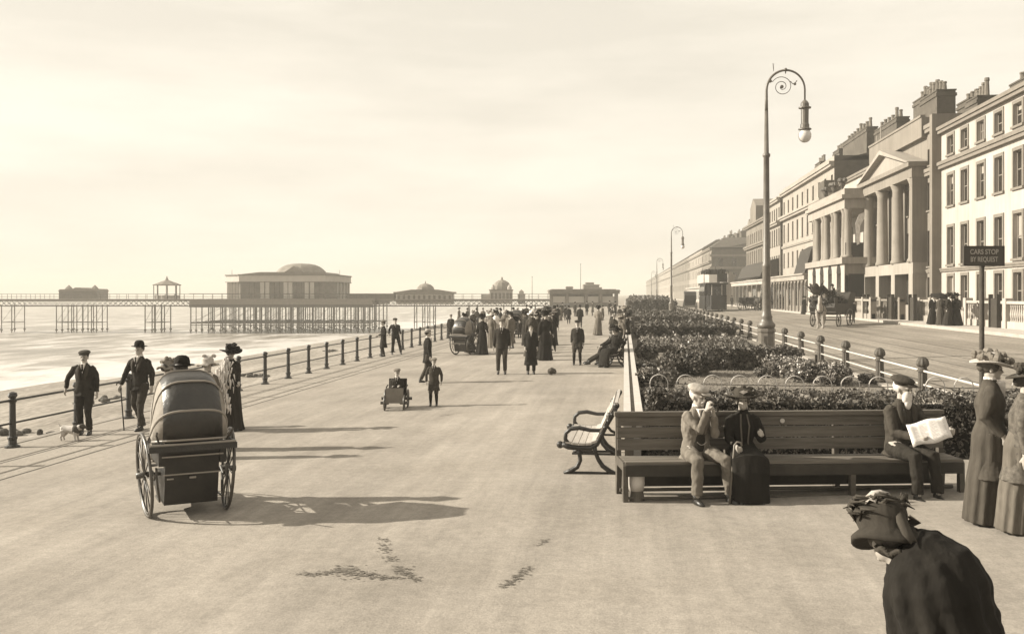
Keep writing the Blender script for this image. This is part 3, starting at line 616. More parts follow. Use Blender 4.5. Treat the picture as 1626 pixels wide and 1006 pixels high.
for i in range(4):
    y = .75 + (L2 - 1.5) * i / 3; mb = MB(); z0, z1 = zr(2.1) - PAV, zr(7.6) - PAV
    mb.lathe([(.50, z0), (.50, z0 + .15), (.42, z0 + .3), (.40, z0 + 2), (.35, z1 - .5), (.37, z1 - .45), (.35, z1 - .4), (.46, z1 - .12), (.50, z1)], (-.55, y, 0), 18, flute=.04, fn=1); mb.build('column', COL, B2, smooth=True)
mb = MB(); mb.box(-1.0, -.003, -.05, L2, zr(7.6) - PAV, zr(8.3) - PAV); mb.box(-1.25, -.004, -.2, L2 + .1, zr(8.3) - PAV + .001, zr(8.6) - PAV); mb.box(-.95, -.005, .02, .5, zr(2.1) - PAV, zr(7.6) - PAV - .001); mb.build('entablature', ST_T, B2)
zp = zr(8.6) - PAV; zq = zr(10.35) - PAV
mb = MB(); mb.prism([(.35, zp + .001), (L2 - .35, zp + .001), (L2 / 2, zq - .35)], 'x', -.85, -.006); mb.build('tympanum', ST_C, B2)
mb = MB()
for s in (1, -1):
    a = (-.2 if s == 1 else L2 + .1); mid = L2 / 2
    mb.prism([(a, zp), (a + s * .5, zp), (mid, zq - .3), (mid, zq)], 'x', -1.3, -.007)
fixn(mb.build('pediment', ST_C, B2))
mb = MB(); mb.box(-.35, 4, .1, L2 - .1, zr(10.2) - PAV + .002, zr(11.5) - PAV); mb.box(-.42, -.1, .1, L2 - .1, zr(11.5) - PAV, zr(11.65) - PAV); mb.build('attic', ST_T, B2)
chimney(B2, 3.5, L2 - 3.2, L2 - .4, 11, 16.6, 1.2, 4)
B2b = house('narrow tan house, one window wide, between the pedimented house and the white house', XF, YD + .55, YB, zr(10.9), ST_T,
    [(wyb, .95, zr(8.3), zr(9.35)), (wyb, .95, zr(5.4), zr(7.2)), (wyb, .95, zr(1.8), zr(4.1)), (wyb, .95, zr(-.6), zr(1.1))], [(zr(7.6), .45, .22), (zr(10.4), .5, .2), (zr(1.38), .22, .10)], depth=11, side=ST_G)
mb = MB(); mb.box(-.55, 6, -.52, -.02, 0, zr(11.2) - PAV); mb.build('pilaster', ST_G, B2b)
chimney(B2b, 3.0, .1, YB - B2b.location.y - .1, 11, 14.0, 1.3, 4); chimney(B2, 2.0, 2.6, 6.2, 11, 15.4, 1.2, 5); chimney(B2, 3.2, .1, 2.3, 11, 14.3, 1.2, 3)
# --- B3: colonnaded house with loggia
Y3a, Y3b = YA + .03, YX(1283, 17.1)
B3 = house('white house with a projecting first-floor colonnade and shaded loggia behind the horse cart', XF + .6, Y3a, Y3b, zr(10.5), ST_W,
    [([Y3a + 3.0, Y3a + 7.2, Y3a + 11.0], .9, zr(8.3), zr(9.4)), ([Y3a + 2 + 2.6 * i for i in range(5)], 1.1, zr(3.1), zr(6.0))], [(zr(10.1), .4, .2)], depth=11, side=ST_G)
yn = YX(1341, 17.1) - Y3a; L3 = Y3b - Y3a; XP = -3.0
mb = MB(); z1_ = zr(2.4) - PAV; zc = zr(2.9) - PAV
opsA = [(yn + 2.0 + 3.3 * i, 1.5, .3, 3.4) for i in range(4) if yn + 2.0 + 3.3 * i < L3 - 1]
facade(mb, XP, yn, L3, 0, z1_, opsA, .4); mb.box(XP + .001, -.01, yn, yn + .3, zr(-.1) - PAV + 1.6, z1_ - .001, 1); mb.box(XP + .001, -.01, yn, yn + .3, 0, .9, 1)
mb.add([(XP, L3, 0), (0, L3, 0), (0, L3, z1_), (XP, L3, z1_)], [(0, 3, 2, 1)], 1); mb.build('ground_storey', [ST_W, ST_T], B3)
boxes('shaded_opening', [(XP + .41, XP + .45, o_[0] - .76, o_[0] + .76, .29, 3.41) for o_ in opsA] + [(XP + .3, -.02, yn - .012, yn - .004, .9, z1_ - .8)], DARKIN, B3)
for o_ in opsA: mb = MB(); mb.add([(XP - .02, o_[0] + .75 * math.cos(a), 3.4 + .75 * math.sin(a)) for a in [PI * i / 10 for i in range(11)]] , [tuple(range(11))[::-1]]); mb.build('arch_head_shade', DARKIN, B3)
mb = MB(); mb.box(XP - .25, 0, yn - .25, L3 + .1, z1_, zc); mb.build('loggia_floor', ST_C, B3)
zt3 = zr(6.75) - PAV
for y in [yn + .35 + v for v in (0, 1.0, 3.9, 4.9, 7.8, 8.8, 11.7, 12.5)]:
    if y > L3 - .2: continue
    mb = MB(); mb.lathe([(.38, zc), (.38, zc + .12), (.31, zc + .22), (.30, zc + 1.5), (.26, zt3 - .35), (.34, zt3 - .1), (.36, zt3)], (XP + .35, y, 0), 14); mb.build('column', COL, B3, smooth=True)
mb = MB(); mb.lathe([(.38, zc), (.38, zc + .12), (.30, zc + .22), (.26, zt3 - .35), (.34, zt3 - .1), (.36, zt3)], (-.75, yn + .35, 0), 14); mb.build('column', COL, B3, smooth=True)
mb = MB(); mb.box(XP, -.01, yn, L3, zt3, zr(7.5) - PAV); mb.box(XP - .25, -.011, yn - .25, L3 + .1, zr(7.5) - PAV + .001, zr(7.8) - PAV); mb.box(XP, -.012, yn, L3, zr(7.8) - PAV + .001, zr(8.3) - PAV); mb.build('entablature', ST_C, B3)
mb = MB(); mb.box(XP + .1, -.5, yn + .12, yn + .2, zc, zc + 1.15); mb.build('balcony_front', LEAD, B3)
mb = MB(); pts_ = []
for i in range(7): pts_.append((XP + .85 + .55 * (i / 6) ** 2, zt3 - .5 - i * .02))
mb.prism([(XP + 1.6, zt3 - .3), (XP + 1.75, zt3 - .4), (XP + 1.2, zt3 - 1.4), (XP + 1.15, zt3 - 2.8), (XP + .95, zt3 - 2.9), (XP + .85, zt3 - 1.2), (XP + 1.1, zt3 - .5)], 'y', yn + .05, yn + .10); fixn(mb.build('drawn_curtain', WHT, B3))
for y in [yn + .6 + v for v in (1.5, 4.5, 8.0)]: mb = MB(); mb.lathe([(.18, 0), (.2, .1), (.08, .2), (.22, .45), (.28, .65), (.2, .7)], (XP + .3, y, zr(8.3) - PAV), 10); [mb.ell((XP + .3 + random.gauss(0, .15), y + random.gauss(0, .3), zr(8.3) - PAV + .85), (.22, .3, .2), 7, 5) for _ in range(4)]; mb.build('planted_urn', LEAFD, B3)
chimney(B3, 2.9, 4.5, 11.5, 10.8, 16.4, 1.0, 6)
mb = MB(); mb.tube([(1, 4, 11.6), (1, 4, 15.5)], .05, 6); mb.tube([(1, 5.2, 11.6), (1, 5.2, 15.0)], .04, 6); mb.build('roof_pole', ST_C, B3)
# --- B4, B5, B6
def span(a, b_, n, m_=1.0): return [a + m_ + (b_ - a - 2 * m_) * i / (n - 1) for i in range(n)]
Y4a, Y4b = Y3b + .05, YX(1243, XF)
B4 = house('tall pale terrace house with narrow windows directly right of the big lamp post', XF, Y4a, Y4b, zr(13.0), ST_C,
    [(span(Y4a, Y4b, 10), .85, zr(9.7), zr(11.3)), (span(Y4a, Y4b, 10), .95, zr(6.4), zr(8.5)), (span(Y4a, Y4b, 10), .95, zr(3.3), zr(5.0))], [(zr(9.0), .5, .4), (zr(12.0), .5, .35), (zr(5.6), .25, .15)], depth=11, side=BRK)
chimney(B4, 3.5, .3, 10, 12.5, 17.3, 1.0, 8)
for i in range(1, 3): chimney(B4, 3.5, 2 + i * (Y4b - Y4a) / 3, 5 + i * (Y4b - Y4a) / 3, 12.5, 17.0, 1.0, 4)
mb = MB(); mb.box(-.9, -.003, -.3 + .35, 2.6, 9.6, 12.4); mb.build('flank_bay', BRK, B4)
Y5b = YX(1221.5, XF)
B5 = house('pale terrace house with bracketed windows partly hidden by the big lamp post', XF - .3, Y4b + .05, Y5b, zr(12.4), ST_C,
    [(span(Y4b, Y5b, 6), .85, zr(9.3), zr(10.9)), (span(Y4b, Y5b, 6), .95, zr(6.2), zr(8.3)), (span(Y4b, Y5b, 6), .95, zr(3.0), zr(4.9))], [(zr(8.7), .5, .4), (zr(11.6), .5, .35)], depth=11, side=BRK)
for i in range(2): chimney(B5, 3.5, 1 + i * 6, 4 + i * 6, 12, 15.3, 1.0, 4)
Y6b = YX(1185, XF)
B6 = house('grey terrace house with two small gabled attics left of the big lamp post', XF, Y5b + .05, Y6b, zr(10.9), ST_G,
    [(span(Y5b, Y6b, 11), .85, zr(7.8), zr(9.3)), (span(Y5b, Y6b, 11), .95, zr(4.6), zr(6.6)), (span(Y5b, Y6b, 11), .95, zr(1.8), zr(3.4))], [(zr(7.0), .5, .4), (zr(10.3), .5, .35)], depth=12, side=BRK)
for (c0_, wv, hh) in ((16.5, 6.5, 14.6), (Y6b - Y5b - 3.0, 4.5, 11.9)):
    mb = MB(); z0 = zr(10.9) - PAV; z1 = zr(hh) - PAV; mb.prism([(c0_ - wv / 2, z0), (c0_ + wv / 2, z0), (c0_ + wv / 2, z1 - 1.3), (c0_, z1), (c0_ - wv / 2, z1 - 1.3)], 'x', .0 + .01, 6); mb.build('gable', ST_G, B6)
chimney(B6, 6, 3, 7, 11, 13.5, 1.0, 5)
# --- shop fronts and verandas in front of B4..B6
def veranda(label, X0, Ya, Yb, zt, posts, m_roof, awn=None):
    e = empty('shop_front', (X0, Ya, PAV), 0, label, 'shop front', 'low shop fronts and verandas'); L = Yb - Ya; d = XF - X0 - .45
    mb = MB(); mb.box(-.2, d, 0, L, zt - PAV - .5, zt - PAV - .05); mb.box(-.35, d, -.1, L, zt - PAV - .049, zt - PAV + .1); mb.build('canopy', m_roof, e)
    mb = MB()
    for i in range(posts): y = .12 + (L - .24) * i / (posts - 1); mb.box(-.1, .06, y - .07, y + .07, 0, zt - PAV - .502); mb.prism([(y - .5, zt - PAV - .51), (y + .5, zt - PAV - .51), (y + .1, zt - PAV - .8), (y - .1, zt - PAV - .8)], 'x', -.04, .02)
    mb.build('posts', ST_W, e)
    mb = MB(); mb.box(d - .6, d, .02, L - .02, 0, zt - PAV - .505); mb.build('wall', ST_T, e)
    boxes('shop_window', [(d - .65, d - .605, (L) * (i + .5) / max(2, posts // 2) - L / posts * .7, (L) * (i + .5) / max(2, posts // 2) + L / posts * .7, .5, zt - PAV - 1.0) for i in range(max(2, posts // 2))], GLASS, e)
    if awn:
        for a, b_, z0, z1 in awn:
            mb = MB(); pr_ = [(d, z1), (d - .7, z1 - .15), (d - 1.5, z1 - .6), (-.1, z0), (-.1, z0 - .05), (d, z0 - .05)]; mb.prism(pr_, 'y', a, b_); fixn(mb.build('hood', LEAD, e))
    return e
Yv0 = YX(1282, 17.1) + .1; Yv1 = YX(1221, 17.0); Yv2 = YX(1163, 16.9)
veranda('white-posted shop veranda with a dark hooded balcony beside the colonnaded house', 17.0, Yv0, Yv1, zr(1.9), 13, ST_C, [(.3, 6.0, 2.7 + 1.0, 6.6)])
veranda('long low white shop front with a dark curved canopy left of the big lamp post', 16.9, Yv1 + .1, Yv2, zr(1.75), 9, ST_W, [(6, 30, 4.0, 6.2)])
mb = MB(); mb.box(-.8, .8, -.7, .7, 0, 4.6); mb.box(-1.0, 1.0, -.9, .9, 4.6, 5.0); mb.box(-.6, .6, -.5, .5, 5.0, 5.4); o = mb.build('gate_pier', ST_C); p = at(1158, HY, 158); o.location = (p.x, p.y, PAV); tag(o, 'square cream stone pier between the tram and the low white shop front', 'pier')
# --- B7 far terrace, in several houses
Y7 = YX(1130, XF); segs = [Y7, Y7 + 26, Y7 + 75, Y7 + 170, Y7 + 330, Y7 + 650]
labs = ['large brick corner block with hipped roof and shaded end, nearest of the far terrace', 'far terrace house directly beyond the large brick corner block', 'third section of the far pale terrace', 'fourth section of the far terrace, hazy and small', 'last and faintest section of the far terrace where the street vanishes']
for i, (a, b_) in enumerate(zip(segs, segs[1:])):
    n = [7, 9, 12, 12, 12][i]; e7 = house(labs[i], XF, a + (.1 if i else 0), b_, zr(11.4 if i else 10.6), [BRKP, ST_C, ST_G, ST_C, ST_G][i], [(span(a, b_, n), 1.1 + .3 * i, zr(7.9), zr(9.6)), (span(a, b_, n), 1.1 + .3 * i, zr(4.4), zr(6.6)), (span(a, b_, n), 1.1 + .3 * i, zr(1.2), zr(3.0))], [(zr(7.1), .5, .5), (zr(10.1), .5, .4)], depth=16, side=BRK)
    mb = MB(); L = b_ - a; z0 = (10.6 if not i else 11.4) + 2.5 - PAV
    mb.add([(-.3, -.3, z0 + .01), (16, -.3, z0 + .01), (16, L, z0 + .01), (-.3, L, z0 + .01), (3.5, 3.5 if not i else 0, z0 + 2.4), (13, 3.5 if not i else 0, z0 + 2.4), (13, L, z0 + 2.4), (3.5, L, z0 + 2.4)], [(0, 1, 5, 4), (1, 2, 6, 5), (2, 3, 7, 6), (3, 0, 4, 7), (4, 5, 6, 7), (3, 2, 1, 0)]); mb.build('hipped_roof', SLATE, e7)
    for k in range(3 if i < 3 else 2): chimney(e7, 8, 6 + L / 3 * k, 6 + L / 3 * k + 4, z0 + 1.5, z0 + 4.0, 1.4, 5)
    if i == 0:
        mb = MB(); 
        for z in (3.8, 7.4, 10.2): mb.box(-.4, 15, -.35, -.003, z, z + .5)
        mb.build('string_course', ST_G, e7)
        me = window_mesh(1.1, 1.9, 0)
        for x in (2, 5, 8, 11):
            for z in (1.2, 4.8, 8.0): 
                mb = MB(); mb.box(x - .5, x + .5, -.03, -.004, z, z + 1.8); mb.build('side_window', GLASS, e7)
e = empty('shop_front', (18.2, Y7 + 5, PAV), 0, 'small white shop fronts at the foot of the far terrace beyond the tram', 'shop front', 'low shop fronts and verandas')
mb = MB(); mb.box(0, 1.28, 0, 60, 0, 3.2); mb.box(-.5, 1.28, -.2, 60, 3.2, 3.5); mb.build('front_wall', ST_W, e)
boxes('shop_window', [(-.04, -.003, 2 + i * 6, 6.5 + i * 6, .5, 2.5) for i in range(9)], GLASS, e)
# --- garden walls in front of B1/B2 (low walls with balusters)
def areawall(label, Ya, Yb, m1, X=19.0):
    e = empty('area_wall', (X, Ya, PAV), 0, label, 'wall', 'low walls in front of the houses'); L = Yb - Ya; n = max(1, round(L / 2.6)); s = L / n
    mb = MB(); mb.box(-.12, .12, 0, L, 0, .35); mb.box(-.16, .16, 0, L, 1.22, 1.36); mb.build('plinth_and_coping', m1, e)
    mb = MB()
    for i in range(n + 1): y = min(max(i * s, .2), L - .2); mb.box(-.2, .2, y - .2, y + .2, .0, 1.50)
    mb.build('piers', m1, e)
    mb = MB()
    for i in range(n):
        k = int((s - .5) / .24)
        for j in range(k): y = i * s + .3 + (j + .5) * (s - .6) / k; mb.lathe([(.07, .35), (.04, .45), (.085, .7), (.04, 1.0), (.07, 1.22)], (0, y, 0), 6)
    mb.build('balusters', m1, e); return e
areawall('white balustraded area wall in front of the bright white house', 44, YX(1535, 19.0), ST_W)
areawall('tan balustraded wall in front of the pedimented house', YX(1448, 19.0), YX(1400, 19), ST_T, 18.4)
areawall('short pale balustrade between the women with parasols and the girl in black', YX(1500, 19), YX(1462, 19), ST_C)
areawall('pale wall behind the man walking beside the horse cart', YX(1392, 17.2), YX(1352, 17.2), ST_C, 17.0)
for px_, X in ((1587, 19.0), (1381, 17.2), (1455, 18.6), (1420, 18.2)):
    mb = MB(); mb.box(-.05, .0, -.45, .45, 0, 1.5); mb.box(-.12, .08, -.56, -.46, 0, 1.7); mb.box(-.12, .08, .46, .56, 0, 1.7); o = mb.build('area_gate', mat('dark_gate', .035, .5, .2, 5)); o.location = (X - .22, YX(px_, X), PAV)
    tag(o, {1587: 'dark area gate in front of the bright white house', 1381: 'dark gate beside the man walking with the horse cart', 1455: 'dark gate behind the girl in black', 1420: 'dark gate in front of the pedimented house columns'}[px_], 'gate', 'dark area gates')
# ================================================================ PIER
PD = 200.0; K = PD / FPX
pr0 = at(870, HY, PD)
def plx(px): return (px - 870) * K
def pz(py): return CAMZ - (py - HY) * K
PIRON = mat('pier_iron', .05, .6, .3, 2); PDECK = mat('pier_deck', .14, .8, .2, 2); PWALL = mat('pavilion_cream', .30, .8, v2=.38, scale=.5); PGL = mat('pavilion_glazing', .10, .4, .3, 1); PROOF = mat('pavilion_roof', .16, .8, .2, 1); PBROWN = mat('pavilion_panel', .12, .8, .3, 1)
def pe(name, px, py, label, cat, yo=0, rz=0):
    v = pr0 + RT * plx(px) + FW * yo if name == 'pier_pavilion' else at(px, HY, PD + yo); return empty(name, (v.x, v.y, pz(py)), TH + rz, label, cat)
DZ = pz(474.5)
pier = empty('pier', (pr0.x, pr0.y, 0), TH, 'long iron seaside pier on slender piles stretching out over the water at the left', 'pier')
xa, xb = plx(-60), plx(905)
mb = MB(); mb.box(xa, xb, -3, 3, DZ - .3, DZ); mb.box(plx(316), plx(598), -6, 22, DZ - 1.2, DZ + .02); mb.build('deck', PDECK, pier)
mb = MB()
for y in (-2.9, 2.9):
    mb.box(xa, xb, y - .08, y + .08, DZ - .45, DZ - .301); mb.box(xa, xb, y - .08, y + .08, DZ - 1.55, DZ - 1.4); x = xa
    while x < xb: mb.tube([(x, y, DZ - 1.45), (x + 1.1, y, DZ - .4)], .04, 4); mb.tube([(x, y + .09, DZ - .4), (x + 1.1, y + .09, DZ - 1.45)], .04, 4); x += 1.1
mb.build('lattice_girder', PIRON, pier)
mb = MB(); mb.box(plx(316), plx(598), -6.05, -5.9, DZ - 1.7, DZ - 1.1); mb.build('fascia', PIRON, pier)
mb = MB()
for y in (-2.95, 2.95):
    mb.tube([(xa, y, DZ + 1.05), (xb, y, DZ + 1.05)], .04, 4); mb.tube([(xa, y, DZ + .5), (xb, y, DZ + .5)], .03, 4); x = xa
    while x < xb: mb.box(x - .03, x + .03, y - .03, y + .03, DZ, DZ + 1.05); x += 2.0
mb.tube([(plx(316), -5.95, DZ + 1.1), (plx(598), -5.95, DZ + 1.1)], .05, 4); mb.build('handrail', PIRON, pier)
ZB = pz(511)
def trestle(px, ys, r=.10, brace=True, zt=DZ - 1.2):
    mb = MB(); x = plx(px)
    for y in ys: mb.tube([(x, y, -7.5), (x, y, zt)], r, 6); mb.lathe([(.25, -.1), (.3, .15), (.2, .2)], (x, y, -5.0), 6)
    if brace:
        mb.tube([(x, ys[0], ZB), (x, ys[-1], ZB)], .07, 4); mb.tube([(x, ys[0], ZB), (x, ys[-1], DZ - 1.2)], .04, 4)
    mb.build('trestle', PIRON, pier)
for p_ in (-28, -12, 13, 29): trestle(p_, (-2.6, 2.6))
for p_ in (99, 108, 123, 131, 140, 154, 162): trestle(p_, (-2.6, 2.6))
for p_ in (238, 249, 254, 264): trestle(p_, (-2.6, 2.6), .12)
px = 317.0; i = 0
while px < 597: trestle(px, (-5.5, 1.5, 8.5, 15.5, 21.5) if i % 2 == 0 else (-5.5, 4, 12), .13 if i % 3 == 0 else .09); px += 8.2 + (i * 37 % 5) * .5; i += 1
for p_ in (660, 673, 681, 690): trestle(p_, (-2.6, 2.6), .1)
for p_ in (745, 758, 800, 812, 850): trestle(p_, (-2.6, 2.6), .1)
mb = MB()
for a, b_ in ((317, 597), (99, 162), (238, 264), (673, 690)):
    for y in (-5.5 if a == 317 else -2.6,): mb.tube([(plx(a), y, ZB), (plx(b_), y, ZB)], .16 if a == 317 else .06, 5)
    if a == 317: mb.tube([(plx(a), 8, ZB), (plx(b_), 8, ZB)], .16, 5); mb.tube([(plx(a), -5.5, ZB - .5), (plx(b_), -5.5, ZB - .5)], .1, 5)
mb.build('bracing', PIRON, pier)
# pavilion
e = pe('pier_pavilion', 457, 474.5, 'large cream pavilion with low domed roof standing in the middle of the pier', 'pavilion', 6); q = K
zc_ = pz(447) - DZ; ze = pz(437.5) - DZ
def xl(p_, y): return (p_ - 813) * (206 + y) / 1500 + 47.5
WL, WR, WF = -13.6, 9.9, 8.0
mb = MB(); mb.prism([(WL, -3), (WL + 4, -7.5), (WF, -7.5), (WR, -3), (WR, 12), (WL, 12)], 'z', .03, zc_); fixn(mb.build('wall', PGL, e))
def ring_(o_): return [(WL - o_, -3 - o_ * .6), (WL + 4 - o_ * .6, -7.5 - o_), (WF + o_ * .6, -7.5 - o_), (WR + o_, -3 - o_ * .6), (WR + o_, 12 + o_), (WL - o_, 12 + o_)]
mb = MB(); mb.prism(ring_(.35), 'z', zc_ + .002, ze); fixn(mb.build('entablature', PWALL, e))
mb = MB(); mb.prism(ring_(.55), 'z', ze + .002, ze + .25); mb.prism(ring_(.5), 'z', zc_ - .15, zc_); fixn(mb.build('cornice', PBROWN, e))
boxes('pilaster', [(xl(p_, -7.5) - .42, xl(p_, -7.5) + .42, -7.95, -7.502, .1, zc_ - .16) for p_ in (417, 425, 454, 461.5, 487.5, 496)] + [(WL + 4 * t_ - .28, WL + 4 * t_ + .28, -3 - 4.5 * t_ - .35, -3 - 4.5 * t_ + .1, .1, zc_ - .16) for t_ in (.08, .3, .55, .8)] + [(WL - .3, WL, y - .3, y + .3, .1, zc_ - .16) for y in (0, 3, 6, 9)] + [(WR, WR + .25, y - .3, y + .3, .1, zc_ - .16) for y in (0, 4, 8, 11)], PWALL, e)
boxes('glazing_bar', [(xl(p_, -7.5) - .07, xl(p_, -7.5) + .07, -7.7, -7.502, .1, zc_ - .16) for p_ in (395, 403, 435, 443, 470, 478, 507)] + [(WL + 4, WF, -7.65, -7.503, z, z + .15) for z in (.9, 2.4)], PBROWN, e)
mb = MB(); rings = []; rx0, cxm = 5.7, 1.0
for t_, z in ((1.0, 0), (.94, .7), (.84, 1.4), (.70, 2.05), (.53, 2.5), (.34, 2.72), (.15, 2.8), (.02, 2.82)):
    n = 12; rings.append([Vector((cxm + rx0 * t_ * math.cos(a), 2.5 + 7.5 * t_ * math.sin(a), ze + .25 + z * .92)) for a in [2 * PI * (k + .5) / n for k in range(n)]])
mb.loft(rings); fixn(mb.build('roof', PROOF, e))
mb = MB(); mb.prism([(WL + 3.5, ze + .26), (cxm + 7.3, ze + .26), (cxm + 6.8, ze + .75), (cxm - 6.8, ze + .75)], 'y', -6.5, 10); mb.prism([(cxm - 1.6, ze + .76), (cxm + 2.4, ze + .76), (cxm + .4, ze + 2.0)], 'y', -6.6, -1); fixn(mb.build('roof_base', PROOF, e))
def flagp(parent, x, y, z0, h): mb = MB(); mb.tube([(x, y, z0), (x, y, z0 + h)], [.06, .03], 5); return mb.build('flagpole', PIRON, parent)
for x_ in (WL, WR): flagp(e, x_, 0, ze, 1.4)
# bandstand
e = pe('bandstand', 265, 474.5, 'small open octagonal bandstand with pointed roof on the pier left of the pavilion', 'bandstand', 0); 
mb = MB(); mb.lathe([(3.0, pz(452) - DZ - .15), (3.1, pz(452) - DZ), (1.6, pz(448) - DZ), (.5, pz(445) - DZ), (.3, pz(443.5) - DZ), (.04, pz(438) - DZ)], n=8); mb.build('roof', PROOF, e)
for i in range(8): a = R(22.5 + i * 45); mb = MB(); mb.tube([(2.6 * math.cos(a), 2.6 * math.sin(a), 0), (2.6 * math.cos(a), 2.6 * math.sin(a), pz(452) - DZ - .1)], .09, 6); mb.build('post', PIRON, e)
mb = MB(); mb.lathe([(2.7, .05), (2.7, .8), (2.6, .8)], n=8); mb.build('parapet', PWALL, e)
# seaward hall
e = pe('pier_hall', 130, 473, 'low faint hall with broken roofline near the seaward end of the pier', 'hall', 14)
mb = MB(); mb.box(-32 * q, 32 * q, -2, 4, -.5, 1.5); mb.build('wall', PGL, e)
mb = MB(); mb.prism([(-33 * q, 1.5), (33 * q, 1.5), (30 * q, 2.0), (8 * q, 2.1), (4 * q, 2.3), (-4 * q, 2.3), (-8 * q, 2.0), (-30 * q, 1.9)], 'y', -2.2, 4.2); fixn(mb.build('roof', PROOF, e))
for s in (-22, 22): mb = MB(); mb.lathe([(1.0, 1.9), (.7, 2.3), (.04, 2.9)], (s * q, 0, 0), 6); mb.build('turret', PROOF, e)
# small domed refreshment room
e = pe('pier_kiosk', 675.5, 478, 'long low kiosk with small central dome on the pier right of the pavilion', 'kiosk', 0); dz = 0
mb = MB(); mb.box(-44 * q, 44 * q, -2.6, 2.6, -.6, pz(466) - pz(478)); mb.build('wall', PWALL, e)
boxes('window', [(x_ * q - .25, x_ * q + .25, -2.64, -2.602, .3, 1.2) for x_ in range(-40, 44, 8)], PGL, e)
mb = MB(); mb.box(-48 * q, 48 * q, -3.2, 3.2, 1.61, 1.95); mb.prism([(-44 * q, 1.95), (44 * q, 1.95), (20 * q, 2.45), (-20 * q, 2.45)], 'y', -2.6, 2.6); fixn(mb.build('roof', PBROWN, e))
mb = MB(); mb.lathe([(1.9, 2.1), (1.9, 2.5), (1.7, 3.0), (1.2, 3.45), (.5, 3.7), (.15, 3.75), (.04, 4.3)], n=10); mb.build('dome', PROOF, e)
# windbreak screens along deck
e = pe('deck_shelter', 560, 474.5, 'low dark shelter on the deck just right of the pavilion', 'shelter', 0); mb = MB(); mb.box(-1, 9, -1.5, 1.5, -.3, 1.0); mb.box(-1.2, 9.2, -1.8, 1.8, 1.0, 1.15); mb.build('screen', PBROWN, e)
# domed hall and small pavilion nearer the shore
e = pe('domed_hall', 797, 479, 'cream hall crowned with a round dome standing behind the shore end of the pier', 'hall', 10); q2 = K * 1.05
mb = MB(); mb.box(-19 * q2, 17 * q2, -3, 3, -.5, pz(461) - pz(479)); mb.box(-32 * q2, -19.01 * q2, -2.5, 3, -.5, 1.6); mb.build('wall', PWALL, e)
boxes('window', [(x_ * q2 - .28, x_ * q2 + .28, -3.03, -3.003, .2, 1.9) for x_ in (-15, -9, -3, 3, 9, 14)], PGL, e)
mb = MB(); mb.box(-20 * q2, 18 * q2, -3.2, 3.2, 2.401, 2.65); mb.lathe([(2.0, 2.65), (2.0, 3.2), (1.95, 3.5), (1.5, 4.2), (.8, 4.65), (.25, 4.8), (.2, 5.2), (.03, 5.5)], n=12); mb.build('dome', PROOF, e)
for x_ in (-14, 12): mb = MB(); mb.lathe([(.5, 2.6), (.5, 3.1), (.3, 3.5), (.04, 3.8)], (x_ * q2, -2, 0), 8); mb.build('turret', PWALL, e)
e = pe('small_kiosk', 828, 479, 'tiny square cream kiosk with cap roof between the domed hall and the mast', 'kiosk', 5)
mb = MB(); mb.box(-.8, .8, -.8, .8, -.5, 1.5); mb.box(-.5, .5, -.5, .5, 1.75, 2.1); mb.build('wall', PWALL, e); mb = MB(); mb.taper((0, 0, 1.5), (0, 0, 1.75), (1.05, 1.05), (.7, .7)); mb.taper((0, 0, 2.1), (0, 0, 2.6), (.6, .6), (.05, .05)); mb.build('roof', PROOF, e)
for px_, top, lab in ((845, 440, 'thin bare flagpole left of the pier entrance'), (922, 420, 'tall thin flagpole rising behind the pier entrance')):
    e = pe('flagpole', px_, 484, lab, 'flagpole', -2); mb = MB(); mb.tube([(0, 0, -1), (0, 0, (484 - top) * K)], [.09, .04], 6); mb.ell((0, 0, (484 - top) * K + .05), .1, 6, 5); mb.build('mast', PIRON, e)
# pier entrance building
e = pe('pier_entrance', 927, 487.5, 'broad low pier entrance building with heavy roof slab carried on square pillars', 'building', -6); q = .128
mb = MB(); mb.box(-56 * q, 55 * q, -3, 6, 22 * q, 28.5 * q); mb.box(-57 * q, 56 * q, -3.3, 6.2, 26 * q, 27 * q); mb.box(-52 * q, 50 * q, -2, 5, 28.5 * q, 29.5 * q); mb.build('roof', PBROWN, e)
mb = MB(); 
for x_ in (-53, -28, 2, 25, 50): mb.box(x_ * q - .35, x_ * q + .35, -2.7, -2.0, -.4, 22 * q)
mb.box(-53 * q, 50 * q, 4, 4.3, -.4, 22 * q); mb.build('pillars', PBROWN, e)
mb = MB(); mb.box(-53 * q, 50 * q, -2.4, -2.2, -.4, 8 * q); mb.build('counter_wall', PBROWN, e)
boxes('window', [(a * q, b_ * q, -2.3, -2.15, 8.2 * q, 18 * q) for a, b_ in ((-50, -31), (-26, -1), (4, 22), (27, 47))], PWALL, e)
e = pe('building', 939, 487, 'square block with parapet rising behind the pier entrance', 'building', 60); mb = MB(); mb.box(-2.2, 2.0, -2, 3, -1, 5.2); mb.box(-1.6, .6, -1.4, 2, 5.2, 5.9); mb.box(2.01, 2.8, -1, 2, -1, 4.6); mb.build('wall', PBROWN, e)
mb = MB(); mb.box(-2.4, 2.2, -2.2, 3.2, 5.201, 5.35); mb.build('parapet', PWALL, e)
e = pe('building', 904, 487, 'narrow chimney-like block behind the left part of the pier entrance', 'building', 60); mb = MB(); mb.box(-.9, .9, -1, 1, -1, 4.8); mb.box(-1.05, 1.05, -1.15, 1.15, 4.4, 4.6); mb.build('wall', PBROWN, e)

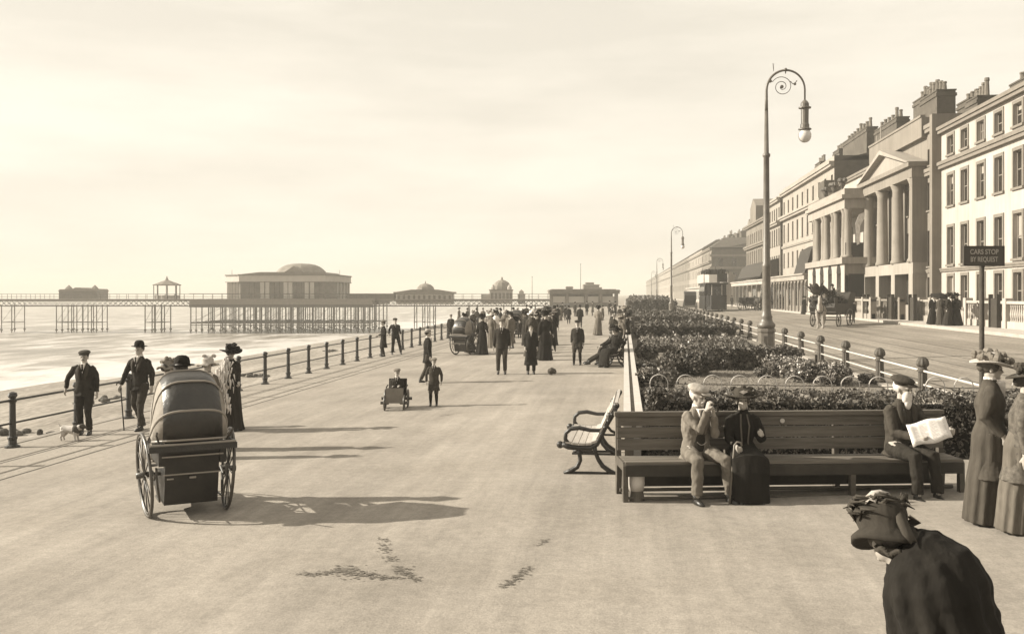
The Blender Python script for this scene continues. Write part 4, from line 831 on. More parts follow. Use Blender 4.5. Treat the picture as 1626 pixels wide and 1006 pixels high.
# ================================================================ VEHICLES
SPOKE = mat('wheel_paint', .05, .4, .2, 8, spec=.5)
def wheel(r, n=12, w_=.03, name='wheel'):
    mb = MB(); mb.tube([(0, r * math.cos(a), r + r * math.sin(a)) for a in [2 * PI * i / 28 for i in range(28)]], w_ * .55, 6, closed=True)
    mb.tube([(0, (r - w_) * math.cos(a), r + (r - w_) * math.sin(a)) for a in [2 * PI * i / 28 for i in range(28)]], w_ * .45, 6, closed=True)
    for i in range(n): a = 2 * PI * i / n; mb.tube([(0, .03 * math.cos(a), r + .03 * math.sin(a)), (0, (r - w_) * math.cos(a), r + (r - w_) * math.sin(a))], w_ * .22, 5)
    mb.tube([(-.09, 0, r), (.09, 0, r)], .035, 10); return mb
WOODB = mat('chair_panel', .014, .45, .4, 5, .15, 18, .4)
HOODM = mat('hood_leathercloth', .018, .42, .45, 5, .8, 9, .6); PIPE = mat('hood_piping', .22, .5)
def bathchair(loc, rz, label, scale=1.0, hoodm=HOODM):
    e = empty('bath_chair', loc, rz, label, 'bath chair', 'hooded bath chairs'); e.scale = (scale,) * 3
    # big wheels slightly cambered
    for s in (-1, 1):
        o = wheel(.47, 12, .034).build('wheel', SPOKE, e, smooth=True); o.location = (s * .43, 0, 0); o.rotation_euler = (0, R(4 * s), R(-3 * s))
    o = wheel(.20, 8, .03).build('wheel', SPOKE, e); o.location = (0, 1.25, 0)
    mb = MB(); mb.tube([(-.46, 0, .47), (.46, 0, .47)], .022, 8)
    for s in (-1, 1):
        mb.tube([(s * .38, -.30, .52), (s * .38, -.18, .44), (s * .38, 0, .50), (s * .38, .22, .44), (s * .38, .42, .54)], .016, 6); mb.tube([(s * .38, -.36, .60), (s * .37, -.40, .42), (s * .34, -.34, .22), (s * .33, .1, .20)], .013, 6)
        mb.tube([(s * .36, .4, .5), (s * .2, .9, .42), (0, 1.2, .42)], .018, 6)
    mb.tube([(0, 1.25, .2), (0, 1.22, .5), (0, 1.1, .62), (0, .55, .95)], .014, 6); mb.build('underframe', SPOKE, e)
    mb = MB(); mb.prism([(-.30, .16), (-.36, .40), (-.45, .86), (-.36, .88), (-.25, .50), (.30, .48), (.62, .30), (.95, .28), (.95, .24), (.55, .22), (.40, .16)], 'x', -.29, .29)
    mb.prism([(-.44, .62), (-.46, .86), (.2, .84), (.34, .62)], 'x', -.36, -.292); mb.prism([(-.44, .62), (-.46, .86), (.2, .84), (.34, .62)], 'x', .292, .36); fixn(mb.build('body', WOODB, e))
    mb = MB(); mb.box(-.30, .30, -.39, -.375, .505, .52); mb.box(-.33, .33, -.455, -.44, .715, .73); mb.box(-.03, .04, -.405, -.39, .46, .48); mb.box(-.27, -.20, -.405, -.39, .46, .475); mb.build('moulding', PIPE, e)
    # hood: hoops from the back round to the front
    hx, hy, hz = 0, -.02, .84
    def hoop(deg, wd, L, shrink=1):
        a = R(deg); d = Vector((0, -math.cos(a), math.sin(a))); P = []
        for i in range(17):
            q = PI - PI * i / 16; cx_, sy_ = math.cos(q), math.sin(q); k = abs(sy_) ** .42 if i not in (0, 16) else 0
            P.append(Vector((wd * math.copysign(abs(cx_) ** .55, cx_) * (1 - .13 * k), hy, hz)) + d * (L * k))
        return P
    spec = [(8, .44, .50), (38, .43, .64), (66, .415, .77), (93, .405, .80), (118, .40, .72), (136, .39, .66)]
    H = [hoop(*s_) for s_ in spec]; mb = MB(); vs = []; fs = []; n = 17
    for h in H: vs += h
    for i in range(len(H) - 1):
        for j in range(n - 1): fs.append((i * n + j, i * n + j + 1, (i + 1) * n + j + 1, (i + 1) * n + j))
    mb.add(vs, fs); mb.m = [1 if (k % 16) in (0, 1, 2, 3, 12, 13, 14, 15) and k < 48 else 0 for k in range(len(fs))]; o = mb.build('hood', [hoodm, mat('hood_side_pale', .22, .8, .2, 6, .5, 12)], e, smooth=True); so_ = o.modifiers.new('solid', 'SOLIDIFY'); so_.thickness = .018  # hood sides coloured paler than the back
    mb = MB(); [mb.tube(h, .013, 6) for h in H]; mb.tube([(-.46, -.46, .80), (.46, -.46, .80)], .02, 6); mb.tube([(-.46, -.50, .86), (.46, -.50, .86)], .016, 6); mb.build('hood_rib', PIPE, o)
    mb = MB(); mb.box(-.47, .47, -.52, -.42, .785, .85); mb.prism([(-.50, .80), (-.46, .86), (.25, .86), (.3, .80)], 'x', -.47, -.44); mb.prism([(-.50, .80), (-.46, .86), (.25, .86), (.3, .80)], 'x', .44, .47); mb.build('hood_valance', LEATH, e)
    for q in (-1, 1): mb = MB(); mb.tube([(q * .36, -.45, .88), (q * .40, -.56, .98), (q * .40, -.62, 1.02)], .012, 6); mb.build('handle', SPOKE, e)
    return e
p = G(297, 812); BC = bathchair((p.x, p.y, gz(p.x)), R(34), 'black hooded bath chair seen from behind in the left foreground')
BC.scale = (1.0, 1.0, 1.0)
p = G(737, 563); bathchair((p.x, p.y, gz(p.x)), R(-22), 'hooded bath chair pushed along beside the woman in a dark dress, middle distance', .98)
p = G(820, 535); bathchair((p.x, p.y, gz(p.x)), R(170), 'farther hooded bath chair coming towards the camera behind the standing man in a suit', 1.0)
# child's tricycle cart
p = G(627, 650); e = empty('tricycle_cart', (p.x, p.y, gz(p.x)), R(8), 'small wheeled invalid cart with a grey footboard carrying a seated child', 'cart')
for s in (-1, 1): o = wheel(.16, 10, .028).build('wheel', SPOKE, e); o.location = (s * .21, -.10, 0); o = wheel(.2, 10, .028).build('wheel', SPOKE, e); o.location = (s * .25, .42, 0)
mb = MB(); mb.box(-.19, .19, -.08, .62, .20, .24); mb.prism([(-.17, .16), (-.12, .16), (-.02, .47), (-.07, .48)], 'x', -.19, .19); mb.build('footboard', mat('grey_board', .13, .7, .2, 6), e)
mb = MB(); mb.box(-.20, .20, .36, .66, .24, .30); mb.prism([(.60, .28), (.66, .28), (.74, .62), (.69, .62)], 'x', -.2, .2); mb.tube([(-.22, .3, .3), (-.22, .3, .46), (-.22, .62, .48)], .013, 6); mb.tube([(.22, .3, .3), (.22, .3, .46), (.22, .62, .48)], .013, 6); mb.build('seat', DRK, e)
mb = MB(); mb.tube([(-.24, -.10, .16), (.24, -.10, .16)], .012, 6); mb.tube([(-.27, .42, .2), (.27, .42, .2)], .012, 6); mb.tube([(-.15, -.1, .17), (-.18, .42, .2)], .012, 6); mb.tube([(.15, -.1, .17), (.18, .42, .2)], .012, 6); mb.build('axle', SPOKE, e)
# tram
TRD = mat('tram_paint', .010, .5, .3, 2); TRC = mat('tram_cream', .34, .6, .15, 2)
p = at(1138, 494, 1500 * 2.05 / 27.5); e = empty('tram', (p.x, p.y, gz(p.x)), 0, 'open-topped double-deck tram with a white upper side panel coming up the road', 'tram'); e.scale = (1.3, 1.3, 1.3)
mb = MB(); mb.box(-1.0, 1.0, .9, 7.4, .22, 1.35); mb.prism([(-.9, .05), (-.5, -.3), (.5, -.3), (.9, .05), (.8, .05), (.45, -.22), (-.45, -.22), (-.8, .05)], 'z', .2, 1.52); mb.box(-.9, .9, 0, 8.3, .45, .60); mb.prism([(-.85, 0), (-.5, -.25), (.5, -.25), (.85, 0)], 'z', .6, 1.5); mb.box(-.95, -.85, .9, 7.4, 1.35, 2.5); mb.box(.85, .95, .9, 7.4, 1.35, 2.5); mb.box(-.95, .95, .9, 1.0, 1.35, 2.5); mb.build('body', TRD, e)
boxes('window', [(-1.01, -.951, 1.2 + i * 1.25, 2.2 + i * 1.25, 1.5, 2.3) for i in range(5)] + [(-.7, .7, .86, .898, 1.5, 2.3)], GLASS, e)
mb = MB(); mb.box(-1.0, 1.0, -.25, 8.6, 2.501, 2.65); mb.build('upper_deck', TRD, e)
mb = MB(); mb.box(-1.14, -1.06, .3, 8.0, 2.66, 3.45); mb.box(1.06, 1.14, .3, 8.0, 2.66, 3.45); mb.prism([(-1.08, .3), (-.7, -.25), (0, -.35), (0, -.30), (-.66, -.2), (-1.0, .3)], 'z', 2.66, 3.4); fixn(mb.build('decency_panel', TRC, e))
mb = MB(); [mb.tube([(x_, y_, 2.66), (x_, y_, 3.75)], .02, 5) for x_ in (-1.08, 1.08) for y_ in (.3, 2, 4, 6, 8)]; mb.tube([(-1.08, 8, 3.75), (-1.08, .3, 3.75), (-.7, -.25, 3.75), (.7, -.25, 3.75), (1.08, .3, 3.75), (1.08, 8, 3.75)], .025, 5); [mb.box(x_ - .35, x_ + .35, 1 + i * 1.2, 1.4 + i * 1.2, 3.0, 3.9) for x_ in (-.55, .55) for i in range(5)]; mb.box(.0, .9, -.31, -.28, 2.7, 3.5); mb.build('top_rail_and_seats', TRD, e)
mb = MB(); [mb.tube([(x_, -.22 + abs(x_) * .12, 1.5), (x_, -.22 + abs(x_) * .12, 2.5)], .035, 6) for x_ in (-.45, .45)]; mb.build('pale_post', TRC, e)
mb = MB(); [mb.ell((x_, y_, 3.55), (.2, .16, .42), 8, 6) or mb.ell((x_, y_, 4.08), .13, 8, 6) for x_, y_ in ((-.6, .9), (.5, .7), (.1, 2.2), (-.6, 3.4), (.6, 4.0))]; mb.build('upper_passengers', BLK, e)['kind'] = 'stuff'
mb = MB(); mb.tube([(-.8, -.15, .6), (-.8, -.15, 2.5)], .035, 6); mb.tube([(.8, -.15, .6), (.8, -.15, 2.5)], .035, 6); mb.tube([(0, -.26, 1.4), (0, -.26, 1.75)], .05, 6); mb.tube([(.2, 4, 2.65), (.3, 4.5, 4.2), (1.2, 9, 5.2)], .03, 5); mb.build('platform_posts', TRD, e)
for y_ in (2.6, 5.6):
    for x_ in (-.72, .72): mb = MB(); mb.lathe([(.38, -.05), (.38, .05)], (0, 0, 0), 14, M=Matrix.Rotation(PI / 2, 4, 'Y')); o = mb.build('wheel', IRON, e); o.location = (x_, y_, .38)
# horse builder
def horse(loc, rz, label, m, group=None):
    e = empty('horse', loc, rz, label, 'horse', group)
    mb = MB(); mb.ell_loft([(0, .75, 1.12), (0, .62, 1.18), (0, .3, 1.15), (0, 0, 1.12), (0, -.35, 1.16), (0, -.62, 1.2), (0, -.75, 1.15)], [.1, .24, .28, .27, .26, .24, .1], [.15, .28, .29, .27, .30, .30, .14], n=14)
    mb.ell_loft([(0, -.62, 1.2), (0, -.85, 1.5), (0, -1.02, 1.78)], [.16, .12, .09], [.26, .17, .12], n=12); mb.ell_loft([(0, -.96, 1.86), (0, -1.12, 1.80), (0, -1.28, 1.60), (0, -1.38, 1.44)], [.08, .10, .075, .06], [.10, .12, .085, .06], n=12)
    for s in (-1, 1):
        mb.tube([(s * .05, -.98, 1.92), (s * .07, -.97, 2.04)], [.035, .01], 6)
        mb.tube([(s * .16, -.52, 1.05), (s * .15, -.50, .78), (s * .14, -.50, .60), (s * .14, -.50, .50), (s * .14, -.49, .22), (s * .14, -.50, .12), (s * .14, -.53, .0)], [.15, .10, .07, .07, .045, .055, .07], 10)
        mb.tube([(s * .15, .58, 1.10), (s * .16, .50, .84), (s * .15, .62, .60), (s * .15, .68, .52), (s * .14, .60, .22), (s * .14, .58, .12), (s * .14, .55, 0)], [.19, .14, .08, .07, .045, .055, .07], 10)
    o = mb.build('body', m, e, remesh=.03)
    mb = MB(); mb.tube([(0, .76, 1.22), (0, .88, 1.05), (0, .90, .75), (0, .87, .5)], [.04, .07, .07, .02], 8); [mb.ell((0, -.66 - i * .06, 1.42 + i * .085), (.03, .07, .09), 6, 5) for i in range(6)]; mb.build('mane_and_tail', HAIRM, e)
    mb = MB(); mb.tube([(x, -.62 - .02 * abs(x), z) for x, z in [(.20 * math.cos(a), 1.22 + .30 * math.sin(a)) for a in [2 * PI * i / 16 for i in range(16)]]], .045, 6, closed=True); mb.tube([(-.28, -.6, 1.1), (-.33, 1.6, .95)], .02, 5); mb.tube([(.28, -.6, 1.1), (.33, 1.6, .95)], .02, 5); mb.tube([(-.1, -1.3, 1.55), (.1, -1.3, 1.55)], .015, 5); mb.build('harness', LEATH, e)
    return e
p = G(1303, 521); HR = horse((p.x, p.y, gz(p.x)), R(-14), 'pale grey horse in black harness drawing the laden cart', mat('grey_horse', .30, .7, .3, 3), None)
hp = Matrix.Translation(HR.location) @ Matrix.Rotation(R(-14), 4, 'Z')
cp = hp @ Vector((.25, 2.3, 0)); e = empty('horse_cart', (cp.x, cp.y, gz(cp.x)), R(-32), 'dark open cart heaped with big leafy plants behind the grey horse', 'cart')
for s in (-1, 1):
    o = wheel(.42, 12, .05).build('wheel', SPOKE, e); o.location = (s * .82, -.2, 0); o = wheel(.55, 12, .05).build('wheel', SPOKE, e); o.location = (s * .88, 1.6, 0)
mb = MB(); mb.prism([(-.6, .75), (2.3, .75), (2.45, 1.45), (-.75, 1.45), (-.85, 1.2)], 'x', -.8, .8); mb.prism([(1.3, 1.45), (2.55, 1.45), (2.75, 2.1), (1.9, 2.15), (1.35, 1.7)], 'x', -.85, .85); mb.box(-.75, .75, -.65, -.1, 1.45, 1.8); fixn(mb.build('body', mat('cart_paint', .03, .6, .3, 3), e))
mb = MB(); mb.tube([(-.8, -.2, .42), (.8, -.2, .42)], .04, 6); mb.tube([(-.85, 1.6, .55), (.85, 1.6, .55)], .04, 6); mb.tube([(-.85, -.8, .92), (.85, -.8, .92)], .03, 6); mb.build('axle', SPOKE, e)
cm = Matrix.Translation(e.location) @ Matrix.Rotation(R(-32), 4, 'Z')
def bigleaf(loc, label, n, h, rz):
    e2 = empty('potted_palm', loc, rz, label, 'plant', 'plants on the cart'); mb = MB()
    for i in range(n):
        a = 2 * PI * i / n + random.random() * .5; ln = h * (.75 + .4 * random.random()); el = R(random.uniform(50, 82)); L = []; Rr = []; md = []
        for k in range(7):
            t_ = k / 6; rr_ = ln * t_ * math.cos(el) * (1 + .5 * t_); z = ln * math.sin(el) * t_ * (1 - .25 * t_); wd = .16 * math.sin(PI * min(1, t_ * .9 + .05)) * h
            c = Vector((rr_ * math.cos(a), rr_ * math.sin(a), z)); sd_ = Vector((-math.sin(a), math.cos(a), 0)) * wd; L.append(c - sd_); md.append(c + Vector((0, 0, -wd * .3))); Rr.append(c + sd_)
        vs = L + md + Rr; mb.add(vs, [(k, k + 1, 8 + k, 7 + k) for k in range(6)] + [(7 + k, 8 + k, 15 + k, 14 + k) for k in range(6)])
    mb.build('leaves', LEAFD, e2); mb = MB(); mb.lathe([(.16, -.05), (.2, .25), (.18, .25), (.05, .2)], n=10); mb.build('pot', POT, e2)
for i, (x_, y_, z_, h, n) in enumerate(((-.5, -.35, 1.8, 1.3, 9), (.1, .1, 1.4, 1.5, 8), (-.55, .5, 1.4, 1.0, 12), (.1, -.45, 1.8, .5, 12))):
    bigleaf(cm @ Vector((x_, y_, z_)), ['large-leaved plant standing at the left front of the cart', 'tallest upright-leaved plant on the cart beside the driver', 'bushy dark plant in the middle of the cart', 'low plant at the front edge of the cart'][i], n, h, i)
for i in range(3): bush(['dark shrub sprawling over the left side of the cart', 'dark shrub hanging over the front of the cart', 'dark shrub behind the driver on the cart'][i], cm @ Vector(((-.6, -.2, .2)[i], (.1, -.55, .9)[i], 1.2)), .55, .75, 900, .06, LEAFD, 'plants on the cart', cat='shrub')
# hooded carriage and landau
def carriage(loc, rz, label, hood=True, sc=1.0, m=LEATH):
    e = empty('carriage', loc, rz, label, 'carriage', 'horse carriages on the road'); e.scale = (sc,) * 3
    for s in (-1, 1): o = wheel(.5, 12, .05).build('wheel', SPOKE, e); o.location = (s * .75, .9, 0); o = wheel(.4, 12, .05).build('wheel', SPOKE, e); o.location = (s * .7, -.7, 0)
    mb = MB(); mb.prism([(-.9, .7), (-.2, .55), (.5, .55), (1.3, .75), (1.4, 1.25), (.6, 1.2), (.4, .9), (-.1, .9), (-.3, 1.3), (-.9, 1.2)], 'x', -.62, .62); fixn(mb.build('body', TRD, e))
    mb = MB(); mb.tube([(-.75, .9, .5), (.75, .9, .5)], .035, 6); mb.tube([(-.7, -.7, .4), (.7, -.7, .4)], .035, 6); mb.build('axle', SPOKE, e)
    if hood: mb = MB(); mb.prism([(1.45, 1.2), (1.5, 1.75), (1.2, 2.15), (.5, 2.25), (-.1, 2.15), (-.2, 2.0), (.5, 2.0), (.7, 1.25)], 'x', -.66, .66); fixn(mb.build('hood', m, e))
    return e
p = G(1095, 493); carriage((p.x, p.y, gz(p.x)), R(180), 'dark hooded carriage on the road left of the tram', True, 1.15)
p = G(1228, 490); carriage((p.x, p.y, gz(p.x)), R(150), 'dark hooded cab waiting by the kerb behind the big lamp post', True, 1.15)
p = G(1192, 491.5); carriage((p.x, p.y, gz(p.x)), R(20), 'open carriage standing before the low white shop front', False, 1.2); p = G(1204, 493); horse((p.x, p.y, gz(p.x)), R(10), 'dark horse standing before the low white shop front', mat('dark_horse', .035, .6, .3, 3))
# ================================================================ PEOPLE
def ik(a, b_, l1, l2, hint):
    d = b_ - a; D = d.length; 
    if D > (l1 + l2) * .995: d = d.normalized() * (l1 + l2) * .995; D = d.length; b_ = a + d
    u = d.normalized(); x = (l1 * l1 - l2 * l2 + D * D) / (2 * D); h = math.sqrt(max(0, l1 * l1 - x * x)); hv = Vector(hint); hv = (hv - u * hv.dot(u))
    hv = hv.normalized() if hv.length > 1e-5 else Vector((0, 1, 0)); return a + u * x + hv * h, b_
def wrinkle(o, d):
    if d < 24:
        t = bpy.data.textures.get('folds') or bpy.data.textures.new('folds', 'CLOUDS'); t.noise_scale = .10; t.noise_depth = 2
        m = o.modifiers.new('folds', 'DISPLACE'); m.texture = t; m.strength = .034 if 'coat' not in o.name else .018; m.mid_level = .5; m.texture_coords = 'LOCAL'
    return o
def hand(mb, w_, el, s, side, curl=.5, palm_n=None):
    d = (w_ - el).normalized(); up = Vector(palm_n) if palm_n else Vector((-side, 0, 0)); n_ = (up - d * up.dot(d)).normalized(); sd_ = d.cross(n_)
    mb.ell_loft([w_ - d * .02 * s, w_ + d * .03 * s, w_ + d * .075 * s, w_ + d * .095 * s], [.026 * s, .038 * s, .042 * s, .034 * s], [.020 * s, .020 * s, .018 * s, .014 * s], sd_, 10)
    for i, (o_, L) in enumerate(((-.030, .070), (-.010, .078), (.010, .074), (.029, .060))):
        b0 = w_ + d * .085 * s + sd_ * o_ * s; a1 = curl * .9; a2 = curl * 2.0 + .1 * i
        p1 = b0 + (d * math.cos(a1) + n_ * math.sin(a1)) * L * .45 * s; p2 = p1 + (d * math.cos(a2) + n_ * math.sin(a2)) * L * .35 * s; p3 = p2 + (d * math.cos(a2 + curl) + n_ * math.sin(a2 + curl)) * L * .25 * s
        mb.tube([b0 - d * .02 * s, b0, p1, p2, p3], [.010 * s, .0105 * s, .0095 * s, .009 * s, .006 * s], 7)
    f = -side if palm_n is None else side; t0 = w_ + d * .025 * s - sd_ * .034 * s * 1; t1 = t0 + (d * .7 - sd_ * .6 + n_ * .4).normalized() * .035 * s; t2 = t1 + (d * .85 + n_ * .5).normalized() * .03 * s
    mb.tube([w_ + d * .01 * s, t0, t1, t2], [.014 * s, .013 * s, .011 * s, .008 * s], 7)
def hat_parts(kind, Mh, s, m, par, r0=0):
    """Mh: head matrix (origin head centre)"""
    rnd = random.Random(r0); mb = MB()
    def T(o): o.matrix_basis = Mh; return o
    if kind == 'flat_cap':
        mb.ell((0, .015 * s, .105 * s), (.118 * s, .138 * s, .050 * s), 18, 10, M=Matrix.Rotation(R(8), 3, 'X')); mb.lathe([(.093 * s, .055 * s), (.098 * s, .10 * s)], (0, .01 * s, 0), 16); mb.ell((0, -.115 * s, .062 * s), (.075 * s, .055 * s, .010 * s), 12, 6, M=Matrix.Rotation(R(14), 3, 'X')); T(mb.build('cap', m, par, smooth=True))
    elif kind == 'bowler':
        mb.lathe([(.150 * s, .078 * s), (.152 * s, .088 * s), (.10 * s, .066 * s), (.098 * s, .10 * s), (.096 * s, .135 * s), (.082 * s, .175 * s), (.05 * s, .198 * s), (.005 * s, .204 * s)], n=20); T(mb.build('hat', m, par, smooth=True))
    elif kind in ('boater', 'trilby'):
        h = .09 if kind == 'boater' else .12
        mb.lathe([(.03 * s, .060 * s), (.155 * s, .060 * s), (.158 * s, .068 * s), (.095 * s, .070 * s), (.09 * s, (.07 + h) * s), (.085 * s, (.075 + h) * s), (.005, (.076 + h) * s)], n=20); T(mb.build('hat', m, par, smooth=False))
        mb = MB(); mb.lathe([(.098 * s, .072 * s), (.096 * s, .10 * s)], n=20); T(mb.build('hat_band', BLK, par))
    elif kind in ('wide', 'wide_light', 'huge', 'bonnet'):
        rb = {'wide': .215, 'wide_light': .215, 'huge': .27, 'bonnet': .19}[kind] * s
        rings = []
        for rr, z in ((.02, .05), (rb, .055 * s), (rb * 1.0, .068 * s), (.11 * s, .07 * s), (.115 * s, .14 * s), (.09 * s, .17 * s), (.01, .18 * s)):
            ring = []
            for k in range(24):
                a = 2 * PI * k / 24; q = rr / rb; w2 = .025 * s * math.cos(2 * a) * q * q; dx = 1.08 if rr > .15 else 1
                zz = (z if rr < rb * .9 else z) + w2 - (.06 * s * q if kind == 'bonnet' and abs(math.cos(a)) > .3 else 0)
                ring.append(Vector((rr * math.cos(a) * dx, rr * math.sin(a), zz)))
            rings.append(ring)
        mb.loft(rings); T(mb.build('hat', m, par, smooth=True)); mb = MB()
        for i in range(14 if kind != 'bonnet' else 7):
            a = rnd.uniform(0, 6.28); q = rnd.uniform(.05, .15) * s; mb.ell((q * math.cos(a), q * math.sin(a), rnd.uniform(.09, .19) * s), (rnd.uniform(.025, .06) * s, rnd.uniform(.025, .05) * s, rnd.uniform(.02, .05) * s), 7, 5)
        T(mb.build('hat_trimming', MIDG if kind in ('wide_light', 'huge') else m, par))
PEOPLE = []
def person(label, px=None, py=None, pos=None, face=0, H=1.72, sex='m', top='jacket', topm=DRK, legs='trousers', legm=None, hat='flat_cap', hatm=DRK, hair=HAIRD,
           pose='stand', rh=None, lh=None, rel=None, lel=None, rf=None, lf=None, rk=None, lk=None, lean=0, lat=0, hy=0, hp=0, hz=None, beard=None, shirt=True, group=None, hem=None, vox=None, curlr=.5, curll=.5, tilt=0, skinm=SKIN, pnr=None, pnl=None, extra=None):
    if pos is None: g = G(px, py); pos = Vector((g.x, g.y, gz(g.x) if g.x < .05 or g.x > 6.6 else g.z))
    s = H / 1.75; d = dep(pos); vx = vox or (.0085 if d < 14 else .012 if d < 26 else .02 if d < 50 else .035); vx *= max(.7, s ** .5)
    root = empty('person', pos, R(face), label, 'person', group); legm = legm or topm
    sit = pose == 'sit'; hz = (hz if hz is not None else (.52 if sit else .93)) * s
    u = Vector((math.sin(R(lat)), -math.sin(R(lean)), math.cos(R(lean)))).normalized(); P = Vector((0, 0, hz)); X = Vector((1, 0, 0))
    def tp(t_, yo=0): return P + u * t_ * s + Vector((0, yo * s, 0))
    shw = .17 if sex == 'm' else .15
    shR = tp(.455) + Vector((-shw * s, 0, 0)); shL = tp(.455) + Vector((shw * s, 0, 0))
    dfl = dict(R=Vector((-.27, -.03, .83 if not sit else .62)), L=Vector((.27, -.03, .83 if not sit else .62)))
    rh = Vector(rh) * s if rh else dfl['R'] * s; lh = Vector(lh) * s if lh else dfl['L'] * s
    if sit and not rh: rh = Vector((-.12, -.35, .62)) * s
    E1, rh = ik(shR, rh, .29 * s, .26 * s, rel or (-.18, 1, -.3)); E2, lh = ik(shL, lh, .29 * s, .26 * s, lel or (.18, 1, -.3))
    hR = P + Vector((-.095 * s, 0, -.01 * s)); hL = P + Vector((.095 * s, 0, -.01 * s))
    if sit: rf_ = Vector(rf or (-.13, -.50, .09)); lf_ = Vector(lf or (.13, -.48, .09)); kh = (0, -1, 1)
    else: rf_ = Vector(rf or (-.10, .0, .09)); lf_ = Vector(lf or (.10, .0, .09)); kh = (0, -1, .05)
    K1, A1 = ik(hR, rf_ * s, .43 * s, .42 * s, rk or kh); K2, A2 = ik(hL, lf_ * s, .43 * s, .42 * s, lk or kh)
    # ---- body
    b = MB(); f = sex == 'f'
    sec = [(-.08, .13, .10), (0, .165, .115), (.14, .12 if f else .145, .10), (.30, .15 if f else .165, .12), (.40, .15 if f else .175, .105), (.47, .11, .08), (.52, .055, .055)]
    b.ell_loft([tp(a) for a, _, _ in sec], [r_ * s for _, r_, _ in sec], [r_ * s for _, _, r_ in sec], X, 16)
    hc = tp(.655) + Vector((0, -.015 * s, 0)); b.tube([tp(.48), tp(.55), hc - Vector((0, -.02 * s, .04 * s))], [.062 * s, .054 * s, .05 * s], 10)
    Mh = Matrix.Translation(hc) @ Matrix.Rotation(R(hy), 4, 'Z') @ Matrix.Rotation(R(hp + lean * .4), 4, 'X') @ Matrix.Rotation(R(tilt), 4, 'Y'); M3 = Mh.to_3x3()
    def hh(x, y, z): return Mh @ Vector((x * s, y * s, z * s))
    b.ell(hh(0, .012, .035), tuple(v * s for v in (.074, .095, .088)), 14, 10, M=M3); b.ell(hh(0, -.022, -.035), tuple(v * s for v in (.056, .068, .078)), 12, 8, M=M3)
    b.tube([hh(0, -.085, .015), hh(0, -.108, -.018), hh(0, -.092, -.03)], [.008 * s, .014 * s, .010 * s], 7); b.ell(hh(0, -.083, -.083), tuple(v * s for v in (.024, .016, .016)), 8, 6, M=M3)
    b.ell(hh(0, -.084, -.052), tuple(v * s for v in (.024, .012, .010)), 8, 6, M=M3); b.tube([hh(-.05, -.078, .022), hh(0, -.092, .026), hh(.05, -.078, .022)], .010 * s, 6)
    for q in (-1, 1): b.ell(hh(q * .077, .01, -.01), tuple(v * s for v in (.012, .022, .033)), 8, 6, M=M3)
    b.tube([shR + Vector((.03, 0, 0)) * s, E1, rh], [.052 * s, .042 * s, .028 * s], 10); b.tube([shL - Vector((.03, 0, 0)) * s, E2, lh], [.052 * s, .042 * s, .028 * s], 10)
    hand(b, rh, E1, s, -1, curlr, pnr); hand(b, lh, E2, s, 1, curll, pnl)
    for h0, K_, A_ in ((hR, K1, A1), (hL, K2, A2)):
        b.tube([h0 + Vector((0, 0, .03 * s)), (h0 + K_) / 2, K_, K_ + (A_ - K_) * .35, A_], [.088 * s, .075 * s, .055 * s, .056 * s, .036 * s], 10); b.tube([A_ + Vector((0, .03, -.04)) * s, A_ + Vector((0, -.06, -.055)) * s, A_ + Vector((0, -.13, -.065)) * s], [.034 * s, .034 * s, .022 * s], 8)
    b.build('body', skinm, root, remesh=vx)
    # eyes
    if d < 40:
        m2 = MB()
        for q in (-1, 1): m2.ell(hh(q * .031, -.0855, .004), (.013 * s, .007 * s, .007 * s), 8, 6, M=M3)
        m2.build('eyes', BLK, root, smooth=True)
    # hair
    if hair:
        m2 = MB(); m2.ell(hh(0, .028, .042), tuple(v * s for v in ((.083, .094, .092) if not f else (.092, .105, .095))), 14, 10, M=M3)
        if f: m2.ell(hh(0, .095, .01), tuple(v * s for v in (.065, .05, .055)), 10, 8, M=M3); m2.ell(hh(-.06, .0, .02), (.03 * s, .06 * s, .05 * s), 8, 6, M=M3); m2.ell(hh(.06, .0, .02), (.03 * s, .06 * s, .05 * s), 8, 6, M=M3)
        m2.build('hair', hair, root, smooth=True)
    if beard:
        m2 = MB(); kind, bm2 = beard
        if kind == 'full': m2.ell(hh(0, -.058, -.080), tuple(v * s for v in (.068, .05, .085)), 12, 8, M=M3); m2.ell(hh(0, -.075, -.15), tuple(v * s for v in (.052, .036, .085)), 10, 8, M=M3)
        m2.tube([hh(-.035, -.084, -.048), hh(0, -.099, -.036), hh(.035, -.084, -.048)], [.005 * s, .010 * s, .005 * s], 7); m2.build('beard' if kind == 'full' else 'moustache', bm2, root, smooth=True, remesh=None)
    # ---- garments
    g = MB(); o_ = .020
    hemz = {'jacket': -.13, 'coat': -.50, 'dress': -.05, 'cape': -.1}[top] if hem is None else hem
    if sit: hemz = max(hemz, -.09)
    fl = .05 if top == 'coat' else .03
    sec2 = [(hemz, .19 + fl * (1 if top == 'coat' else .3), .145 + fl), (hemz * .5, .185, .14), (0, .18, .135), (.14, (.135 if f else .165) + (.015 if top == 'coat' else 0), .125), (.30, (.17 if f else .19), .15 if f else .14), (.41, (.158 if f else .185), .12), (.475, .12, .09), (.53, .068, .07), (.555, .062, .064)]
    if top == 'dress' and hem is None: sec2 = sec2[1:]
    if sit: sec2[0] = (hemz, .215, .17)
    g.ell_loft([tp(a) for a, _, _ in sec2], [r_ * s for _, r_, _ in sec2], [r_ * s for _, _, r_ in sec2], X, 20)
    slv = [.066, .062, .055, .048, .044] if not f else [.068, .075, .058, .042, .038]
    for sh, E_, hd, q in ((shR, E1, rh, 1), (shL, E2, lh, -1)):
        we = E_ + (hd - E_) * .93; g.tube([sh + Vector((q * .05, 0, -.005)) * s, sh + (E_ - sh) * .15, sh + (E_ - sh) * .6, E_, E_ + (hd - E_) * .5, we], [.06 * s] + [v * s for v in slv], 12)
